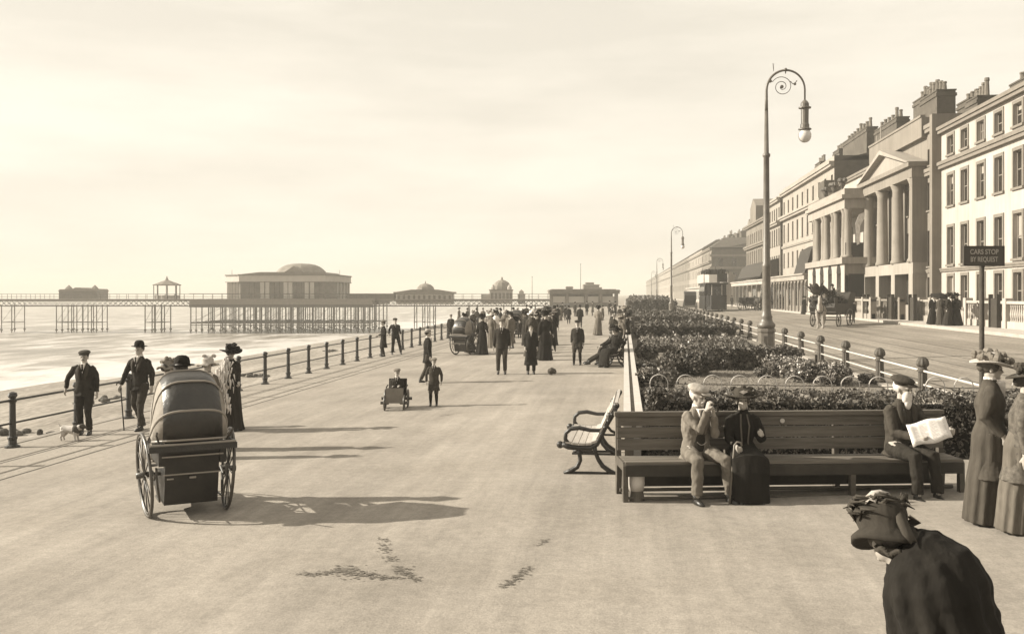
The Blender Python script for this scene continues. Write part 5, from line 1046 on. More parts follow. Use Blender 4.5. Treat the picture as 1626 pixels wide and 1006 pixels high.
    if top == 'coat' and not sit:
        pass
    wrinkle(g.build({'jacket': 'jacket', 'coat': 'overcoat', 'dress': 'bodice', 'cape': 'cape'}[top], topm, root, remesh=vx * 1.15), d)
    # ---- legs
    g = MB()
    if legs in ('trousers', 'knickers'):
        g.ell_loft([P + Vector((0, 0, .10 * s)), P, P - Vector((0, 0, .07 * s))], [.15 * s, .175 * s, .15 * s], [.115 * s, .13 * s, .11 * s], X, 16)
        for h0, K_, A_ in ((hR, K1, A1), (hL, K2, A2)):
            if legs == 'trousers': g.tube([h0, h0 + (K_ - h0) * .5, K_, K_ + (A_ - K_) * .5, A_ + (K_ - A_) * .06], [.105 * s, .092 * s, .074 * s, .066 * s, .062 * s], 12)
            else: g.tube([h0, h0 + (K_ - h0) * .5, K_, K_ + (A_ - K_) * .15], [.11 * s, .105 * s, .08 * s, .055 * s], 12)
        wrinkle(g.build('trousers', legm, root, remesh=vx * 1.15), d)
        if legs == 'knickers':
            m2 = MB(); [m2.tube([K_ + (A_ - K_) * .1, K_ + (A_ - K_) * .4, A_], [.06 * s, .064 * s, .042 * s], 10) for K_, A_ in ((K1, A1), (K2, A2))]; m2.build('stockings', BLK, root, smooth=True)
    else:
        if sit:
            kc = (K1 + K2) / 2; ac = (A1 + A2) / 2; kw = abs(K1.x - K2.x) / 2
            pts_ = [P + Vector((0, .05, .16)) * s, P + Vector((0, 0, .03)) * s, P + (kc - P) * .55 + Vector((0, 0, .02)), kc + Vector((0, -.03, .02)) * s, kc + (ac - kc) * .25 + Vector((0, -.05, 0)) * s, kc + (ac - kc) * .7 + Vector((0, -.05, 0)) * s, ac + Vector((0, -.04, -.05)) * s]
            g.ell_loft(pts_, [.13 * s, .19 * s, .21 * s, kw + .13 * s, kw + .13 * s, kw + .12 * s, kw + .13 * s], [.10 * s, .14 * s, .12 * s, .11 * s, .11 * s, .13 * s, .15 * s], X, 36, fold=(.05, 9, 1))
        else:
            tr = .03 if rf is None else .1
            zs = [.16, .05, -.02, -.25, -.5, -.75, -(hz / s) + .02]; rr = [.12, .165, .185, .21, .235, .265, .30]
            if legs == 'narrow_skirt': rr = [.12, .165, .185, .19, .185, .18, .18]
            if hem is not None and legs == 'skirt' and hem < -.9: pass
            g.ell_loft([P + Vector((0, (.10 if z < -.3 else .02) * abs(z) * s, z * s)) for z in zs], [r_ * s for r_ in rr], [r_ * .92 * s for r_ in rr], X, 48, fold=(.075, 11, 2))
        g.build('skirt', legm, root, remesh=min(vx * 1.15, .025))
    # shoes
    for A_ in (A1, A2): m2 = MB(); m2.tube([A_ + Vector((0, .055, -.05)) * s, A_ + Vector((0, .0, -.045)) * s, A_ + Vector((0, -.08, -.055)) * s, A_ + Vector((0, -.165, -.065)) * s], [.036 * s, .045 * s, .040 * s, .024 * s], 10); m2.tube([A_ + Vector((0, .01, -.04)) * s, A_ + Vector((0, .01, .05)) * s], [.044 * s, .042 * s], 10); m2.build('boot', LEATH, root, smooth=True)
    # collar / shirt front
    if shirt and d < 60:
        m2 = MB(); m2.tube([tp(.525), tp(.575)], [.066 * s, .060 * s], 14); 
        fy = -.122
        m2.prism([(-.05 * s, .53 * s), (.05 * s, .53 * s), (.0, .34 * s)], 'y', (fy - .015) * s, (fy + .07) * s)
        o2 = m2.build('shirt_collar', WHT, root); off = Matrix.Translation(P) @ Matrix.Rotation(R(lean), 4, 'X')
        # collar was built in torso space for the prism only
        me = o2.data; n = len(me.vertices)
        for i in range(n - 6, n): v = me.vertices[i].co.copy(); me.vertices[i].co = off @ v
        if not f:
            m3 = MB(); m3.prism([(-.012 * s, .53 * s), (.012 * s, .53 * s), (.018 * s, .40 * s), (0, .37 * s), (-.018 * s, .40 * s)], 'y', (fy - .022) * s, fy * s); o3 = m3.build('tie', BLK, root); o3.matrix_basis = off
    if hat: hat_parts(hat, Mh, s, hatm, root, len(PEOPLE))
    W = Matrix.Translation(Vector(pos)) @ Matrix.Rotation(R(face), 4, 'Z')
    info = dict(root=root, M=W, rh=rh, lh=lh, E1=E1, E2=E2, shR=shR, shL=shL, head=hc, Mh=Mh, tp=tp, P=P, s=s, K1=K1, K2=K2, A1=A1, A2=A2)
    PEOPLE.append(info); return info
def stick(name, label, cat, a, b_, r=.011, m=DRK, crook=None):
    a = Vector(a); b_ = Vector(b_); mb = MB(); pts_ = [(0, 0, 0), tuple(a - b_)]
    if crook: c = a - b_; pts_ += [tuple(c + Vector((crook * .03, 0, .035))), tuple(c + Vector((crook * .07, 0, .03))), tuple(c + Vector((crook * .085, 0, -.01)))]
    mb.tube(pts_, r, 7); o = mb.build(name, m, None, smooth=True); o.location = b_; return tag(o, label, cat)
def parasol(label, base, r=.5, h=.9, m=BLK, tiltv=(0, 0, 1), cat='parasol'):
    e = empty(cat, base, 0, label, cat, None); q = Vector(tiltv).normalized().to_track_quat('Z', 'Y').to_matrix()
    mb = MB(); rings = []
    for t_, z in ((1, 0), (.85, .10), (.6, .2), (.3, .27), (.03, .30)): rings.append([q @ Vector((r * t_ * math.cos(a) * (1 - .06 * (k % 2)), r * t_ * math.sin(a) * (1 - .06 * (k % 2)), h + z * r * 1.5)) for k, a in enumerate([2 * PI * i / 16 for i in range(16)])])
    mb.loft(rings); mb.build('canopy', m, e, smooth=False); mb = MB(); mb.tube([(0, 0, 0), tuple(q @ Vector((0, 0, h + r * .5)))], .012, 6); mb.build('handle', DRK, e); return e
WTEX = bpy.data.textures.new('folds', 'CLOUDS'); WTEX.noise_scale = .11; WTEX.noise_depth = 2
def Hof(px, py, top, hatx=.03):   # standing height from photo rows
    g = G(px, py); return (py - top) / FPX * dep(g) - hatx
# -------- left group
m1 = person('man in dark suit and flat cap leaning on the railing, white dog at his feet', 134, 690, face=14, H=Hof(134, 690, 553, .02) * 1.0, hat='flat_cap', hatm=CHAR, beard=('m', HAIRD), rh=(-.40, .10, .93), rel=(-.6, .6, .3), lh=(.24, .03, .86), rf=(-.07, .04, .09), lf=(.12, -.06, .09), topm=DRK)
m2_ = person('tall man in bowler hat and open dark jacket walking with a cane', 222, 682, face=-8, H=Hof(222, 682, 537, .07), hat='bowler', hatm=BLK, topm=DRK, legm=CHAR, rh=(-.33, -.16, .88), rel=(-.8, .5, .2), lh=(.26, .02, .86), rf=(-.06, .18, .13), lf=(.12, -.14, .09), beard=('m', HAIRW))
hw = m2_['M'] @ m2_['rh']; g_ = G(197, 683); stick('walking_cane', 'thin dark walking cane in the hand of the man in the bowler hat', 'cane', (hw.x, hw.y, hw.z + .02), (g_.x, g_.y, gz(g_.x)), .012, BLK, -1)
def behind(px, toprow, H, label, face, **k):   # stands so that the crown of the head shows at this row
    hx = k.pop('hx', .04); d = 14
    for _ in range(12): p = at(px, toprow, d); d = .5 * d + .5 * 1500 * (CAMZ - (gz(p.x) + H)) / (toprow - HY)
    p = at(px, toprow, d); return person(label, pos=(p.x, p.y, gz(p.x)), face=face, H=H - hx, **k)
behind(288, 562, 1.80, 'bath chair attendant in a round dark hat seen over the hood, back turned', 180, hat='bowler', hatm=BLK, topm=BLK, hx=.05, shirt=True, rh=(-.22, .2, .85), lh=(.22, .2, .85))
behind(266, 566, 1.62, 'person in a shawl just left of the bath chair attendant, half hidden by the hood', 160, sex='f', top='dress', legs='skirt', topm=MIDG, hat='bonnet', hatm=MIDG, shirt=False)
behind(329, 562, 1.60, 'young woman in a pale wide-brimmed bonnet looking right beside the bath chair hood', 55, sex='f', top='dress', legs='skirt', topm=GRY, hat='bonnet', hatm=STRAW, shirt=True, hp=-4)
m7 = person('tall woman in long dark dress and black feathered hat with a hanging white boa', 366, 684, face=38, H=Hof(366, 684, 541, .09), sex='f', top='dress', legs='skirt', topm=DRK, hat='wide', hatm=BLK, hp=8, hy=10, rh=(-.16, -.20, .98), lh=(.10, -.26, 1.0), shirt=False)
# white boa
M = m7['M']; mb = MB(); a_ = M @ m7['tp'](.50); rs = random.Random(4)
for i in range(330):
    t_ = i / 330; base = Vector((-.13 - .12 * math.sin(t_ * 2.6), -.20, 1.50 - .98 * t_)) * m7['s']; wdt = .025 + .075 * math.sin(min(1, t_ * 1.15) * PI * .85)
    c = base + Vector((rs.gauss(0, wdt), rs.gauss(0, wdt * .5), rs.gauss(0, .02))); mb.tube([c, c + Vector((rs.gauss(0, .02) - .01, rs.gauss(0, .015), -.10 - .05 * rs.random()))], [.016, .004], 5)
mb.tube([Vector((-.03, -.02, 1.53)) * m7['s'], Vector((-.13, -.10, 1.50)) * m7['s'], Vector((-.18, -.14, 1.3)) * m7['s'], Vector((-.24, -.13, 1.0)) * m7['s'], Vector((-.26, -.12, .72)) * m7['s']], [.02, .035, .045, .06, .02], 8)
mb.build('feather_boa', WHT, m7['root'], smooth=True)
# dog
def dog():
    g = G(113, 700); e = empty('dog', (g.x, g.y, gz(g.x)), R(0), 'small white dog with dark head standing beside the man at the railing', 'dog'); e.scale = (1.02,) * 3
    b = MB(); b.ell_loft([(-.20, 0, .22), (-.16, 0, .225), (-.06, 0, .215), (.06, 0, .20), (.12, 0, .205), (.16, 0, .22)], [.03, .075, .07, .08, .085, .04], [.03, .07, .065, .085, .09, .05], (0, 1, 0), 12)
    for s in (-1, 1):
        b.tube([(.10, s * .045, .18), (.10, s * .045, .10), (.105, s * .045, .05), (.12, s * .045, .012)], [.04, .022, .018, .02], 8)
        b.tube([(-.15, s * .045, .20), (-.13, s * .045, .13), (-.18, s * .045, .075), (-.17, s * .045, .04), (-.155, s * .045, .012)], [.055, .035, .02, .017, .02], 8)
    b.tube([(-.20, 0, .25), (-.24, 0, .30), (-.25, 0, .34)], [.018, .013, .008], 6); b.tube([(.12, 0, .23), (.19, 0, .265)], [.06, .05], 8); b.build('body', mat('white_fur', .42, .9, .2, 8, .6, 60), e, remesh=.008)
    h = MB(); h.ell((.215, 0, .275), (.055, .048, .048), 10, 8); h.tube([(.25, 0, .265), (.30, 0, .25)], [.028, .02], 8)
    for s in (-1, 1): h.ell((.20, s * .042, .275), (.022, .01, .04), 8, 6)
    h.ell_loft([(.06, 0, .205), (.11, 0, .21), (.16, 0, .235)], [.083, .09, .062], [.088, .094, .062], (0, 1, 0), 12)
    h.build('dark_head_and_chest_patch', mat('dark_fur', .05, .9, .3, 12), e, remesh=.009)
dog()
# -------- by the railing, middle distance
person('man in a long dark overcoat and cap turned towards his friend by the railing', 609, 566, face=-60, H=Hof(609, 566, 507), top='coat', topm=BLK, legm=DRK, hatm=GRY, lh=(.2, -.2, 1.0), rh=(-.2, -.22, 1.0))
person('man in a dark suit leaning back on the railing with his legs apart', 628, 563, face=25, H=Hof(628, 563, 503), topm=BLK, hatm=CHAR, lean=-8, rf=(-.14, .1, .09), lf=(.22, -.22, .09), rh=(-.28, .2, .95), lh=(.28, .16, .95))
person('person in straw hat and dark jacket walking right behind the small boy', 679, 608, face=115, H=Hof(679, 608, 519, .05), hat='boater', hatm=STRAW, topm=BLK, legm=CHAR, rf=(-.08, .25, .12), lf=(.08, -.15, .09), top='jacket', hem=-.28)
person('small boy in cap and overcoat standing alone in the middle of the promenade', 689, 644, face=5, H=Hof(689, 644, 566, .02), top='coat', hem=-.38, topm=CHAR, legs='knickers', legm=CHAR, hat='flat_cap', hatm=MIDG, rh=(-.27, .0, .86), lh=(.27, .03, .86), rel=(-1, .5, 0), lel=(1, .5, 0), rf=(-.12, 0, .09), lf=(.10, 0, .09))
g_ = G(627, 650); cpos = Vector((g_.x, g_.y, gz(g_.x))) + Matrix.Rotation(R(8), 3, 'Z') @ Vector((0, .47, -.16))
person('child in a cap and dark jacket sitting in the small wheeled cart', pos=cpos, face=8, H=1.22, pose='sit', topm=DRK, legs='knickers', hat='flat_cap', hatm=MIDG, hz=.66, rh=(-.14, -.28, .78), lh=(.16, -.26, .78), rf=(-.08, -.58, .56), lf=(.10, -.56, .56), vox=.011)
# second bath chair companions
person('woman in a full dark dress and dark hat walking away beside the second bath chair', 766, 563, face=172, H=Hof(766, 563, 496, .09), sex='f', top='dress', legs='skirt', topm=BLK, hat='wide', hatm=BLK, shirt=False, rh=(-.24, -.1, .95))
person('passenger leaning out of the second bath chair in a dark hat', 747, 560, face=160, H=Hof(747, 560, 504, .08) * 1.0, sex='f', top='dress', legs='skirt', topm=CHAR, hat='wide', hatm=BLK, shirt=False)
person('youth in a dark suit standing square to the camera left of the woman in black', 797, 594, face=3, H=Hof(797, 594, 503, .03), topm=DRK, legm=CHAR, hat='flat_cap', hatm=GRY, rh=(-.26, .02, .84), lh=(.24, .06, .86), rf=(-.12, .02, .09), lf=(.10, -.02, .09))
person('stout woman in a long black overcoat and round hat facing the camera', 843, 594, face=8, H=Hof(843, 594, 509, .05), sex='f', top='coat', hem=-.62, topm=BLK, legs='trousers', legm=BLK, hat='bowler', hatm=CHAR, shirt=True, rh=(-.2, -.05, .9), lh=(.22, -.05, .9), skinm=SKIN)
w17 = person('woman in dark clothes holding a furled umbrella just behind the stout woman in black', 866, 572, face=20, H=Hof(862, 572, 492, .06), sex='f', top='coat', hem=-.42, topm=BLK, legs='skirt', legm=BLK, hat='wide', hatm=BLK, shirt=False, lh=(.26, -.08, .92))
hw = w17['M'] @ w17['lh']; mb = MB(); mb.lathe([(.012, 0), (.03, .06), (.075, .42), (.06, .5), (.02, .54), (.012, .8)], n=10, M=Matrix.Rotation(R(-8), 4, 'Y')); o = mb.build('furled_umbrella', BLK); o.location = hw + Vector((.09, 0, -.62)); tag(o, 'dark furled umbrella pointing down from the hand of the woman behind the stout woman', 'umbrella')
person('person in a white hat standing directly behind the stout woman in black', 845, 566, face=170, H=Hof(845, 566, 490, .05), sex='f', top='dress', legs='skirt', topm=CHAR, hat='bonnet', hatm=WHT, shirt=False)
g_ = G(876, 595); mb = MB(); b = mb; b.ell_loft([(-.11, 0, .07), (-.08, 0, .10), (0, 0, .125), (.07, 0, .11), (.12, 0, .06)], [.03, .07, .09, .08, .04], [.03, .08, .11, .09, .05], (0, 1, 0), 14); b.ell((.10, -.05, .07), (.045, .04, .04), 8, 6); b.tube([(-.1, 0, .05), (-.06, -.1, .03), (.04, -.12, .02)], [.02, .018, .01], 6); b.tube([(.09, -.02, .11), (.10, 0, .15)], [.02, .006], 5); b.tube([(.09, -.09, .10), (.10, -.10, .14)], [.02, .006], 5)
e = empty('dog', (g_.x, g_.y, gz(g_.x)), 0, 'small dark dog curled up on the promenade right of the stout woman in black', 'dog'); b.build('body', mat('brown_fur', .05, .9, .3, 12), e, remesh=.012)
person('schoolboy in dark coat and cap standing with hands in his pockets near the seated group', 917, 579, face=-6, H=Hof(917, 579, 506, .03), top='coat', hem=-.30, topm=DRK, legs='knickers', legm=CHAR, hat='flat_cap', hatm=DRK, rh=(-.24, .0, .84), lh=(.24, .0, .84), rel=(-.6, .6, 0), lel=(.6, .6, 0), rf=(-.14, 0, .09), lf=(.12, -.05, .09))
# far strollers
P2 = dict(group='distant strollers on the promenade')
def far(label, px, py, trow, face=0, **k):
    hx = .08 if k.get('sex') == 'f' else .05; person(label, px, py, face=face, H=max(1.0, min(1.85, Hof(px, py, trow, hx))), **k, **P2)
F = dict(sex='f', top='dress', legs='skirt', shirt=False)
far('distant man in a dark coat strolling left of the pier entrance pillar gap', 903, 514, 484, 180, top='coat', topm=BLK, hat='bowler', hatm=BLK)
far('distant man in dark clothes walking away behind the schoolboy', 921, 520, 483, 185, topm=BLK, hat='bowler', hatm=BLK)
far('woman in a pale blouse and long grey skirt walking alone towards the pier', 950, 532, 483, 150, **{**F, 'topm': TWEED, 'legm': GRY, 'hat': 'wide', 'hatm': BLK, 'lh': (.24, -.2, .95)})
far('distant dark-suited man at the right end of the crowd', 885, 516, 483, 200, topm=BLK, hat='bowler', hatm=BLK)
far('tall distant man in black at the right of the crowd, mid-stride', 880, 536, 484, 165, topm=BLK, hat='bowler', hatm=BLK, rf=(-.1, .2, .1), lf=(.1, -.2, .09))
far('woman in a pale dress in the crowd behind the second bath chair', 776, 536, 491, 20, **{**F, 'topm': PALE, 'hat': 'wide_light', 'hatm': STRAW})
far('woman in white just right of the woman in the pale dress', 787, 540, 490, -20, **{**F, 'topm': WHT, 'legm': PALE, 'hat': 'wide', 'hatm': BLK})
far('woman in grey behind the youth in the dark suit', 802, 536, 490, 10, **{**F, 'topm': MIDG, 'hat': 'wide_light', 'hatm': STRAW})
far('distant woman in black left of the white-hatted person', 856, 540, 489, 10, **{**F, 'topm': BLK, 'hat': 'wide', 'hatm': BLK})
far('distant man in grey in the crowd beside the person with the umbrella', 869, 530, 486, 180, topm=CHAR, hat='bowler', hatm=BLK)
far('attendant pushing the farthest bath chair', 815, 528, 487, 0, topm=BLK, hat='bowler', hatm=BLK)
far('child in dark clothes walking in front of the farthest bath chair', 825, 537, 505, 5, topm=DRK, legs='knickers', hatm=DRK)
far('second child trotting beside the farthest bath chair', 816, 536, 509, -5, topm=DRK, legs='knickers', hatm=DRK)
far('far couple, the man, near the shore end of the pier deck', 836, 512, 483, 180, topm=CHAR, hat='bowler', hatm=BLK)
far('far couple, the woman, near the shore end of the pier deck', 843, 513, 485, 180, **{**F, 'topm': CHAR, 'hat': 'wide', 'hatm': BLK})
far('faint stroller by the railing beyond the second bath chair, the left one', 757, 520, 488, 180, topm=CHAR, hat='bowler', hatm=BLK)
far('faint stroller by the railing beyond the second bath chair, the right one', 767, 519, 487, 170, topm=GRY, hat='boater', hatm=STRAW)
for i, (px_, py_, tp_) in enumerate(((866, 505, 481), (893, 503, 480), (913, 502, 480), (932, 500, 480), (941, 501, 480), (968, 500, 480), (977, 503, 481))):
    person('tiny dark figure crossing before the pier entrance', px_, py_, face=i * 70, H=1.65, topm=[BLK, CHAR, DRK][i % 3], top='coat', hat='bowler', hatm=BLK, group='tiny figures before the pier entrance')
more = [(716, 540, 497, 0), (729, 512, 487, 1), (742, 514, 488, 0), (751, 528, 491, 1), (795, 528, 488, 0), (809, 545, 492, 1), (822, 522, 487, 0), (831, 526, 489, 1), (850, 552, 493, 0), (857, 528, 488, 1), (863, 548, 494, 0), (873, 525, 486, 1), (879, 513, 485, 0), (890, 509, 484, 1), (898, 508, 484, 0), (780, 520, 488, 0), (789, 516, 487, 1), (957, 508, 484, 0), (972, 515, 485, 1), (984, 512, 485, 0), (738, 548, 495, 1), (781, 552, 494, 1), (852, 560, 493, 1), (872, 556, 490, 0), (878, 548, 489, 1), (812, 553, 494, 0), (834, 548, 492, 1), (975, 545, 496, 1), (996, 548, 495, 1), (992, 535, 490, 0), (990, 520, 486, 1), (996, 508, 484, 1), (1000, 514, 485, 0)]
words = ['tall', 'short', 'stout', 'slim']
def zone(px_): return 'among the crowd near the railing' if px_ < 770 else 'in the crowd beyond the second bath chair' if px_ < 845 else 'in the crowd behind the stout woman' if px_ < 900 else 'beside the white wall beyond the far bench'
keys = [(fe_, i * 7 % 4, zone(px_)) for i, (px_, py_, tr_, fe_) in enumerate(more)]
for i, (px_, py_, tr_, fe_) in enumerate(more):
    kw = dict(F) if fe_ else {}
    mm = [BLK, CHAR, DRK, GRY][i * 7 % 4]; kw.update(topm=mm, hat=('wide' if i % 3 else 'wide_light') if fe_ else ('bowler' if i % 3 else 'boater'), hatm=BLK if i % 3 else STRAW)
    tw = [more[j][1] for j in range(len(more)) if keys[j] == keys[i]]
    pre = '' if len(tw) == 1 else 'nearer ' if py_ == max(tw) else 'farther ' if py_ == min(tw) else 'middle '
    far('%s%s in %s %s' % (pre, 'woman' if fe_ else 'man', ['black', 'charcoal', 'dark clothes', 'grey'][i * 7 % 4], zone(px_)), px_, py_, tr_, i * 67 % 360, **kw)
# seated group by the garden wall
bp_ = G(978, 582); bz0 = gz(bp_.x)
def bseat(dx, dy): return Vector((bp_.x + dx, bp_.y + dy, bz0))
person('woman in black with folded hands on the nearest seat of the far bench', pos=bseat(.0, .02), face=-48, H=1.72, pose='sit', hz=.53, sex='f', top='dress', legs='skirt', topm=BLK, hat='wide', hatm=BLK, shirt=False)
person('man in a dark wide hat reclining on the far bench with his legs stretched out', pos=bseat(-.16, .52), face=-80, H=1.78, pose='sit', hz=.50, topm=BLK, legm=DRK, hat='trilby', hatm=BLK, lean=-12, rf=(-.10, -.92, .09), lf=(.12, -.86, .09), rk=(0, -.4, 1), lk=(0, -.4, 1), beard=('m', HAIRD), rh=(-.2, -.38, .62), lh=(.2, -.38, .62))
person('bearded old man in black sitting forward on the far bench', pos=bseat(-.05, .95), face=-70, H=1.78, pose='sit', hz=.52, topm=BLK, legm=BLK, hat='bowler', hatm=BLK, lean=6, beard=('full', HAIRM))
person('woman in flowered hat and dark dress sitting farthest along the far bench', pos=bseat(-.05, 1.6), face=-85, H=1.72, pose='sit', sex='f', top='dress', legs='skirt', topm=BLK, hat='wide_light', hatm=CHAR, hair=HAIRM)
person('woman in a patterned grey blouse standing behind the far bench', 986, 566, face=-60, H=Hof(986, 566, 496, .08), sex='f', top='dress', legs='skirt', topm=GRY, legm=BLK, hat='wide_light', hatm=MIDG, shirt=False, lh=(.3, -.05, .88), rh=(-.3, -.1, .95))
person('woman in a tall trimmed hat standing farther along the garden wall', 993, 530, face=-40, H=Hof(993, 530, 484, .08), sex='f', top='dress', legs='skirt', topm=CHAR, hat='huge', hatm=MIDG, shirt=False)
# -------- street people
person('man in dark suit walking beside the horse cart, back turned', 1353, 513, face=165, H=Hof(1353, 513, 473, .05), topm=BLK, hat='bowler', hatm=GRY, rf=(-.14, .05, .09), lf=(.14, -.05, .09))
person('woman in long black clothes standing left of the horse', 1277, 497, face=20, H=1.68, sex='f', top='dress', legs='skirt', topm=BLK, hat='wide', hatm=BLK, shirt=False)
person('girl in a knee-length black coat on the pavement before the pedimented house', 1456, 508, face=175, H=Hof(1456, 508, 464, .03), sex='f', top='coat', hem=-.42, topm=BLK, legs='knickers', hat='bonnet', hatm=BLK, shirt=False)
for i, (px_, py_, tp_, mm, lab) in enumerate(((1481, 515, 464, BLK, 'woman in black at the left of the group with parasols'), (1494, 516, 464, CHAR, 'woman in dark grey second in the group with parasols'), (1507, 517, 462, DRK, 'woman in dark dress third in the group with parasols'), (1519, 517, 461, BLK, 'woman in a tall hat at the right of the group with parasols'))):
    person(lab, px_, py_, face=[20, -30, 40, -50][i], H=min(1.75, Hof(px_, py_, tp_, .1)), sex='f', top='dress', legs='skirt', topm=mm, hat='wide', hatm=mm, shirt=i % 2 == 0, group='women on the pavement')
for px_, lab, r_ in ((1487, 'dark open parasol over the left pair of women on the pavement', .5), (1502, 'dark open parasol held above the third woman on the pavement', .45)):
    p = G(px_, 516); parasol(lab, (p.x, p.y - .35, .8 + .95), r_, .62, BLK, (.1, -.25, 1))
dv = cm @ Vector((.45, -.25, 1.8 - .52 * 1.0)); person('driver in dark clothes seated on the laden horse cart', pos=dv + Vector((0, 0, .03)), face=-32, H=1.72, pose='sit', topm=BLK, hat='bowler', hatm=BLK, rh=(-.1, -.4, .75), lh=(.1, -.4, .75), rf=(-.12, -.45, .12), lf=(.12, -.45, .12))
for i, (px_, py_, lab) in enumerate(((1182, 491, 'man in black at the left of the shop front group'), (1198, 492, 'man standing by the dark horse at the shop front'), (1211, 491, 'man right of the dark horse at the shop front'), (1162, 487, 'pedestrian between the tram and the shop front'), (1072, 495, 'pedestrian by the second lamp post'), (1240, 490, 'dark figure at the right of the waiting cab'))):
    person(lab, px_, py_, face=i * 50, H=1.68, topm=BLK, hat='bowler', hatm=BLK, group='distant people in the road', top='coat' if i % 2 else 'jacket')
# -------- long bench sitters
def bsit(lx, ly=.10): v = bench_pt(lx, ly, 0); return Vector((v.x, v.y, BO.z))
bxm = (1107 - 986) / 136.5
A = person('elderly man in pale tweed and light cap on the long bench, hands at his mouth', pos=bsit(.93, .22), face=math.degrees(BR) + 12, H=1.72, pose='sit', hz=.56, topm=TWEED, legm=cloth('tweed_trousers', .12), hat='flat_cap', hatm=PALE, hair=HAIRW, beard=('m', HAIRW), lean=5, hy=24, hp=6,
   rh=(.0, -.30, 1.09), lh=(.09, -.29, 1.03), rel=(-.25, .3, -1), lel=(.2, .2, -1), rf=(-.19, -.42, .09), lf=(.22, -.46, .09), rk=(-.15, -1, 1), lk=(.12, -1, 1), curlr=1.1, curll=1.1, vox=.0085, pnr=(1, 0, .2), pnl=(-1, 0, .2))
# waistcoat and watch chain
wc = MB(); wc.ell_loft([A['tp'](t_, -.062) for t_ in (.02, .14, .30, .40, .45)], [.085 * 1, .085, .085, .05, .02], [.085, .078, .082, .06, .04], (1, 0, 0), 16); wc.build('waistcoat', DRK, A['root'], remesh=.012)
mb = MB(); c0_ = [A['tp'](.13, -.155) + Vector((-.06 + .12 * i / 8, 0, -.035 * math.sin(PI * i / 8))) for i in range(9)]; mb.tube(c0_, .004, 5); mb.build('watch_chain', PALE, A['root'])
hm = A['M'] @ ((A['rh'] + A['lh']) / 2); mb = MB(); mb.tube([(0, 0, 0), (.02, -.05, .0), (.035, -.09, -.01)], .008, 6); mb.lathe([(.012, -.02), (.016, 0), (.016, .03), (.011, .03)], (.035, -.095, 0), 8); o = mb.build('pipe', DRK); o.location = hm + Vector((.03, -.09, .05)); tag(o, 'small dark pipe cupped in the hands of the elderly man in pale tweed', 'pipe')
Bw = person('elderly woman in black with a broad trimmed hat seated beside the man in pale tweed', pos=bsit(1.49, .22), face=math.degrees(BR) - 4, H=1.62, pose='sit', hz=.57, sex='f', top='dress', legs='skirt', topm=BLK, hat='wide', hatm=CHAR, hair=HAIRM, lean=2, hy=-8, hp=-10, rh=(-.16, -.36, .70), lh=(.18, -.30, .84), rel=(-.3, .3, -1), lel=(.35, .3, -1), curll=1.0, curlr=1.0, rf=(-.14, -.45, .09), lf=(.12, -.45, .09), shirt=False)
mb = MB(); [mb.tube([Bw['tp'](.50, -.075) + Vector((q * .035, 0, 0)), Bw['tp'](.36, -.155) + Vector((q * .05, 0, 0)), Bw['tp'](.16, -.15) + Vector((q * .035, 0, 0)), Bw['tp'](.02, -.16) + Vector((q * .05, 0, 0))], .010, 6) for q in (-1, 1)]; mb.build('coat_trim', GRY, Bw['root'], smooth=True)
mb = MB(); mb.prism([(-.05, -.008), (.0, -.035), (.05, -.006), (.0, .012)], 'y', -.012, .012); o = mb.build('hat_bow', PALE, Bw['root']); o.matrix_basis = Bw['Mh'] @ Matrix.Translation((0, -.13 * .93, .115))
hw = Bw['M'] @ (Bw['rh'] + Vector((0, -.05, 0))); stick('walking_cane', 'dark walking cane held between the elderly couple on the long bench', 'cane', hw + Vector((-.03, -.03, .03)), Vector((hw.x - .10, hw.y - .15, BO.z)), .011, mat('varnished_cane', .14, .4), 1)
Cm = person('old man with white beard and dark cap reading a newspaper on the long bench', pos=bsit(3.40, .20), face=math.degrees(BR) + 10, H=1.85, pose='sit', hz=.55, topm=CHAR, legm=DRK, hat='flat_cap', hatm=CHAR, hair=HAIRW, beard=('full', HAIRW), lean=4, hy=22, hp=4, rh=(-.04, -.36, .70), lh=(.34, -.36, .76), rel=(-.3, .3, -1), lel=(.3, .3, -1), curlr=.9, curll=.9, pnr=(1, 0, .3), pnl=(-1, 0, .3), shirt=False)
mb = MB(); hA = Cm['M'] @ Cm['rh']
nw = []; 
for i in range(9):
    for j in range(6):
        u_, v_ = i / 8, j / 5; nw.append((u_ * .46, (v_) * .20 + .01 * math.sin(u_ * 7), v_ * .20 + u_ * .11 + .012 * math.sin(u_ * 9 + v_ * 3)))
nf = [(i * 6 + j, (i + 1) * 6 + j, (i + 1) * 6 + j + 1, i * 6 + j + 1) for i in range(8) for j in range(5)]
mb.add(nw, nf); mb.add([(x + .01, y + .008, z - .01) for x, y, z in nw], nf)
NEWS = mat('newsprint', .62, .8); o = mb.build('newspaper', NEWS, None, smooth=True); o.location = hA + Vector((-.08, -.12, -.08)); o.rotation_euler = (R(8), 0, BR); tag(o, 'open white newspaper held by the bearded old man', 'newspaper'); o.modifiers.new('s', 'SOLIDIFY').thickness = .003
ml_ = MB(); rs = random.Random(9)
for c in range(4):
    for r_ in range(16):
        u0, v0 = .03 + c * .115, .06 + r_ * .055; w_ = .09 * (1 if rs.random() > .2 else .6); v1 = v0 + .012
        def npos(u_, v_): return (u_ * .92, v_ * .20 + .01 * math.sin(u_ * 14) - .0035, v_ * .20 + u_ * .22 + .012 * math.sin(u_ * 18 + v_ * 3) + .0035)
        ml_.add([npos(u0, v0), npos(u0 + w_, v0), npos(u0 + w_, v1), npos(u0, v1)], [(0, 1, 2, 3)])
ml_.build('print_lines', mat('newsprint_ink', .28, .9), o)
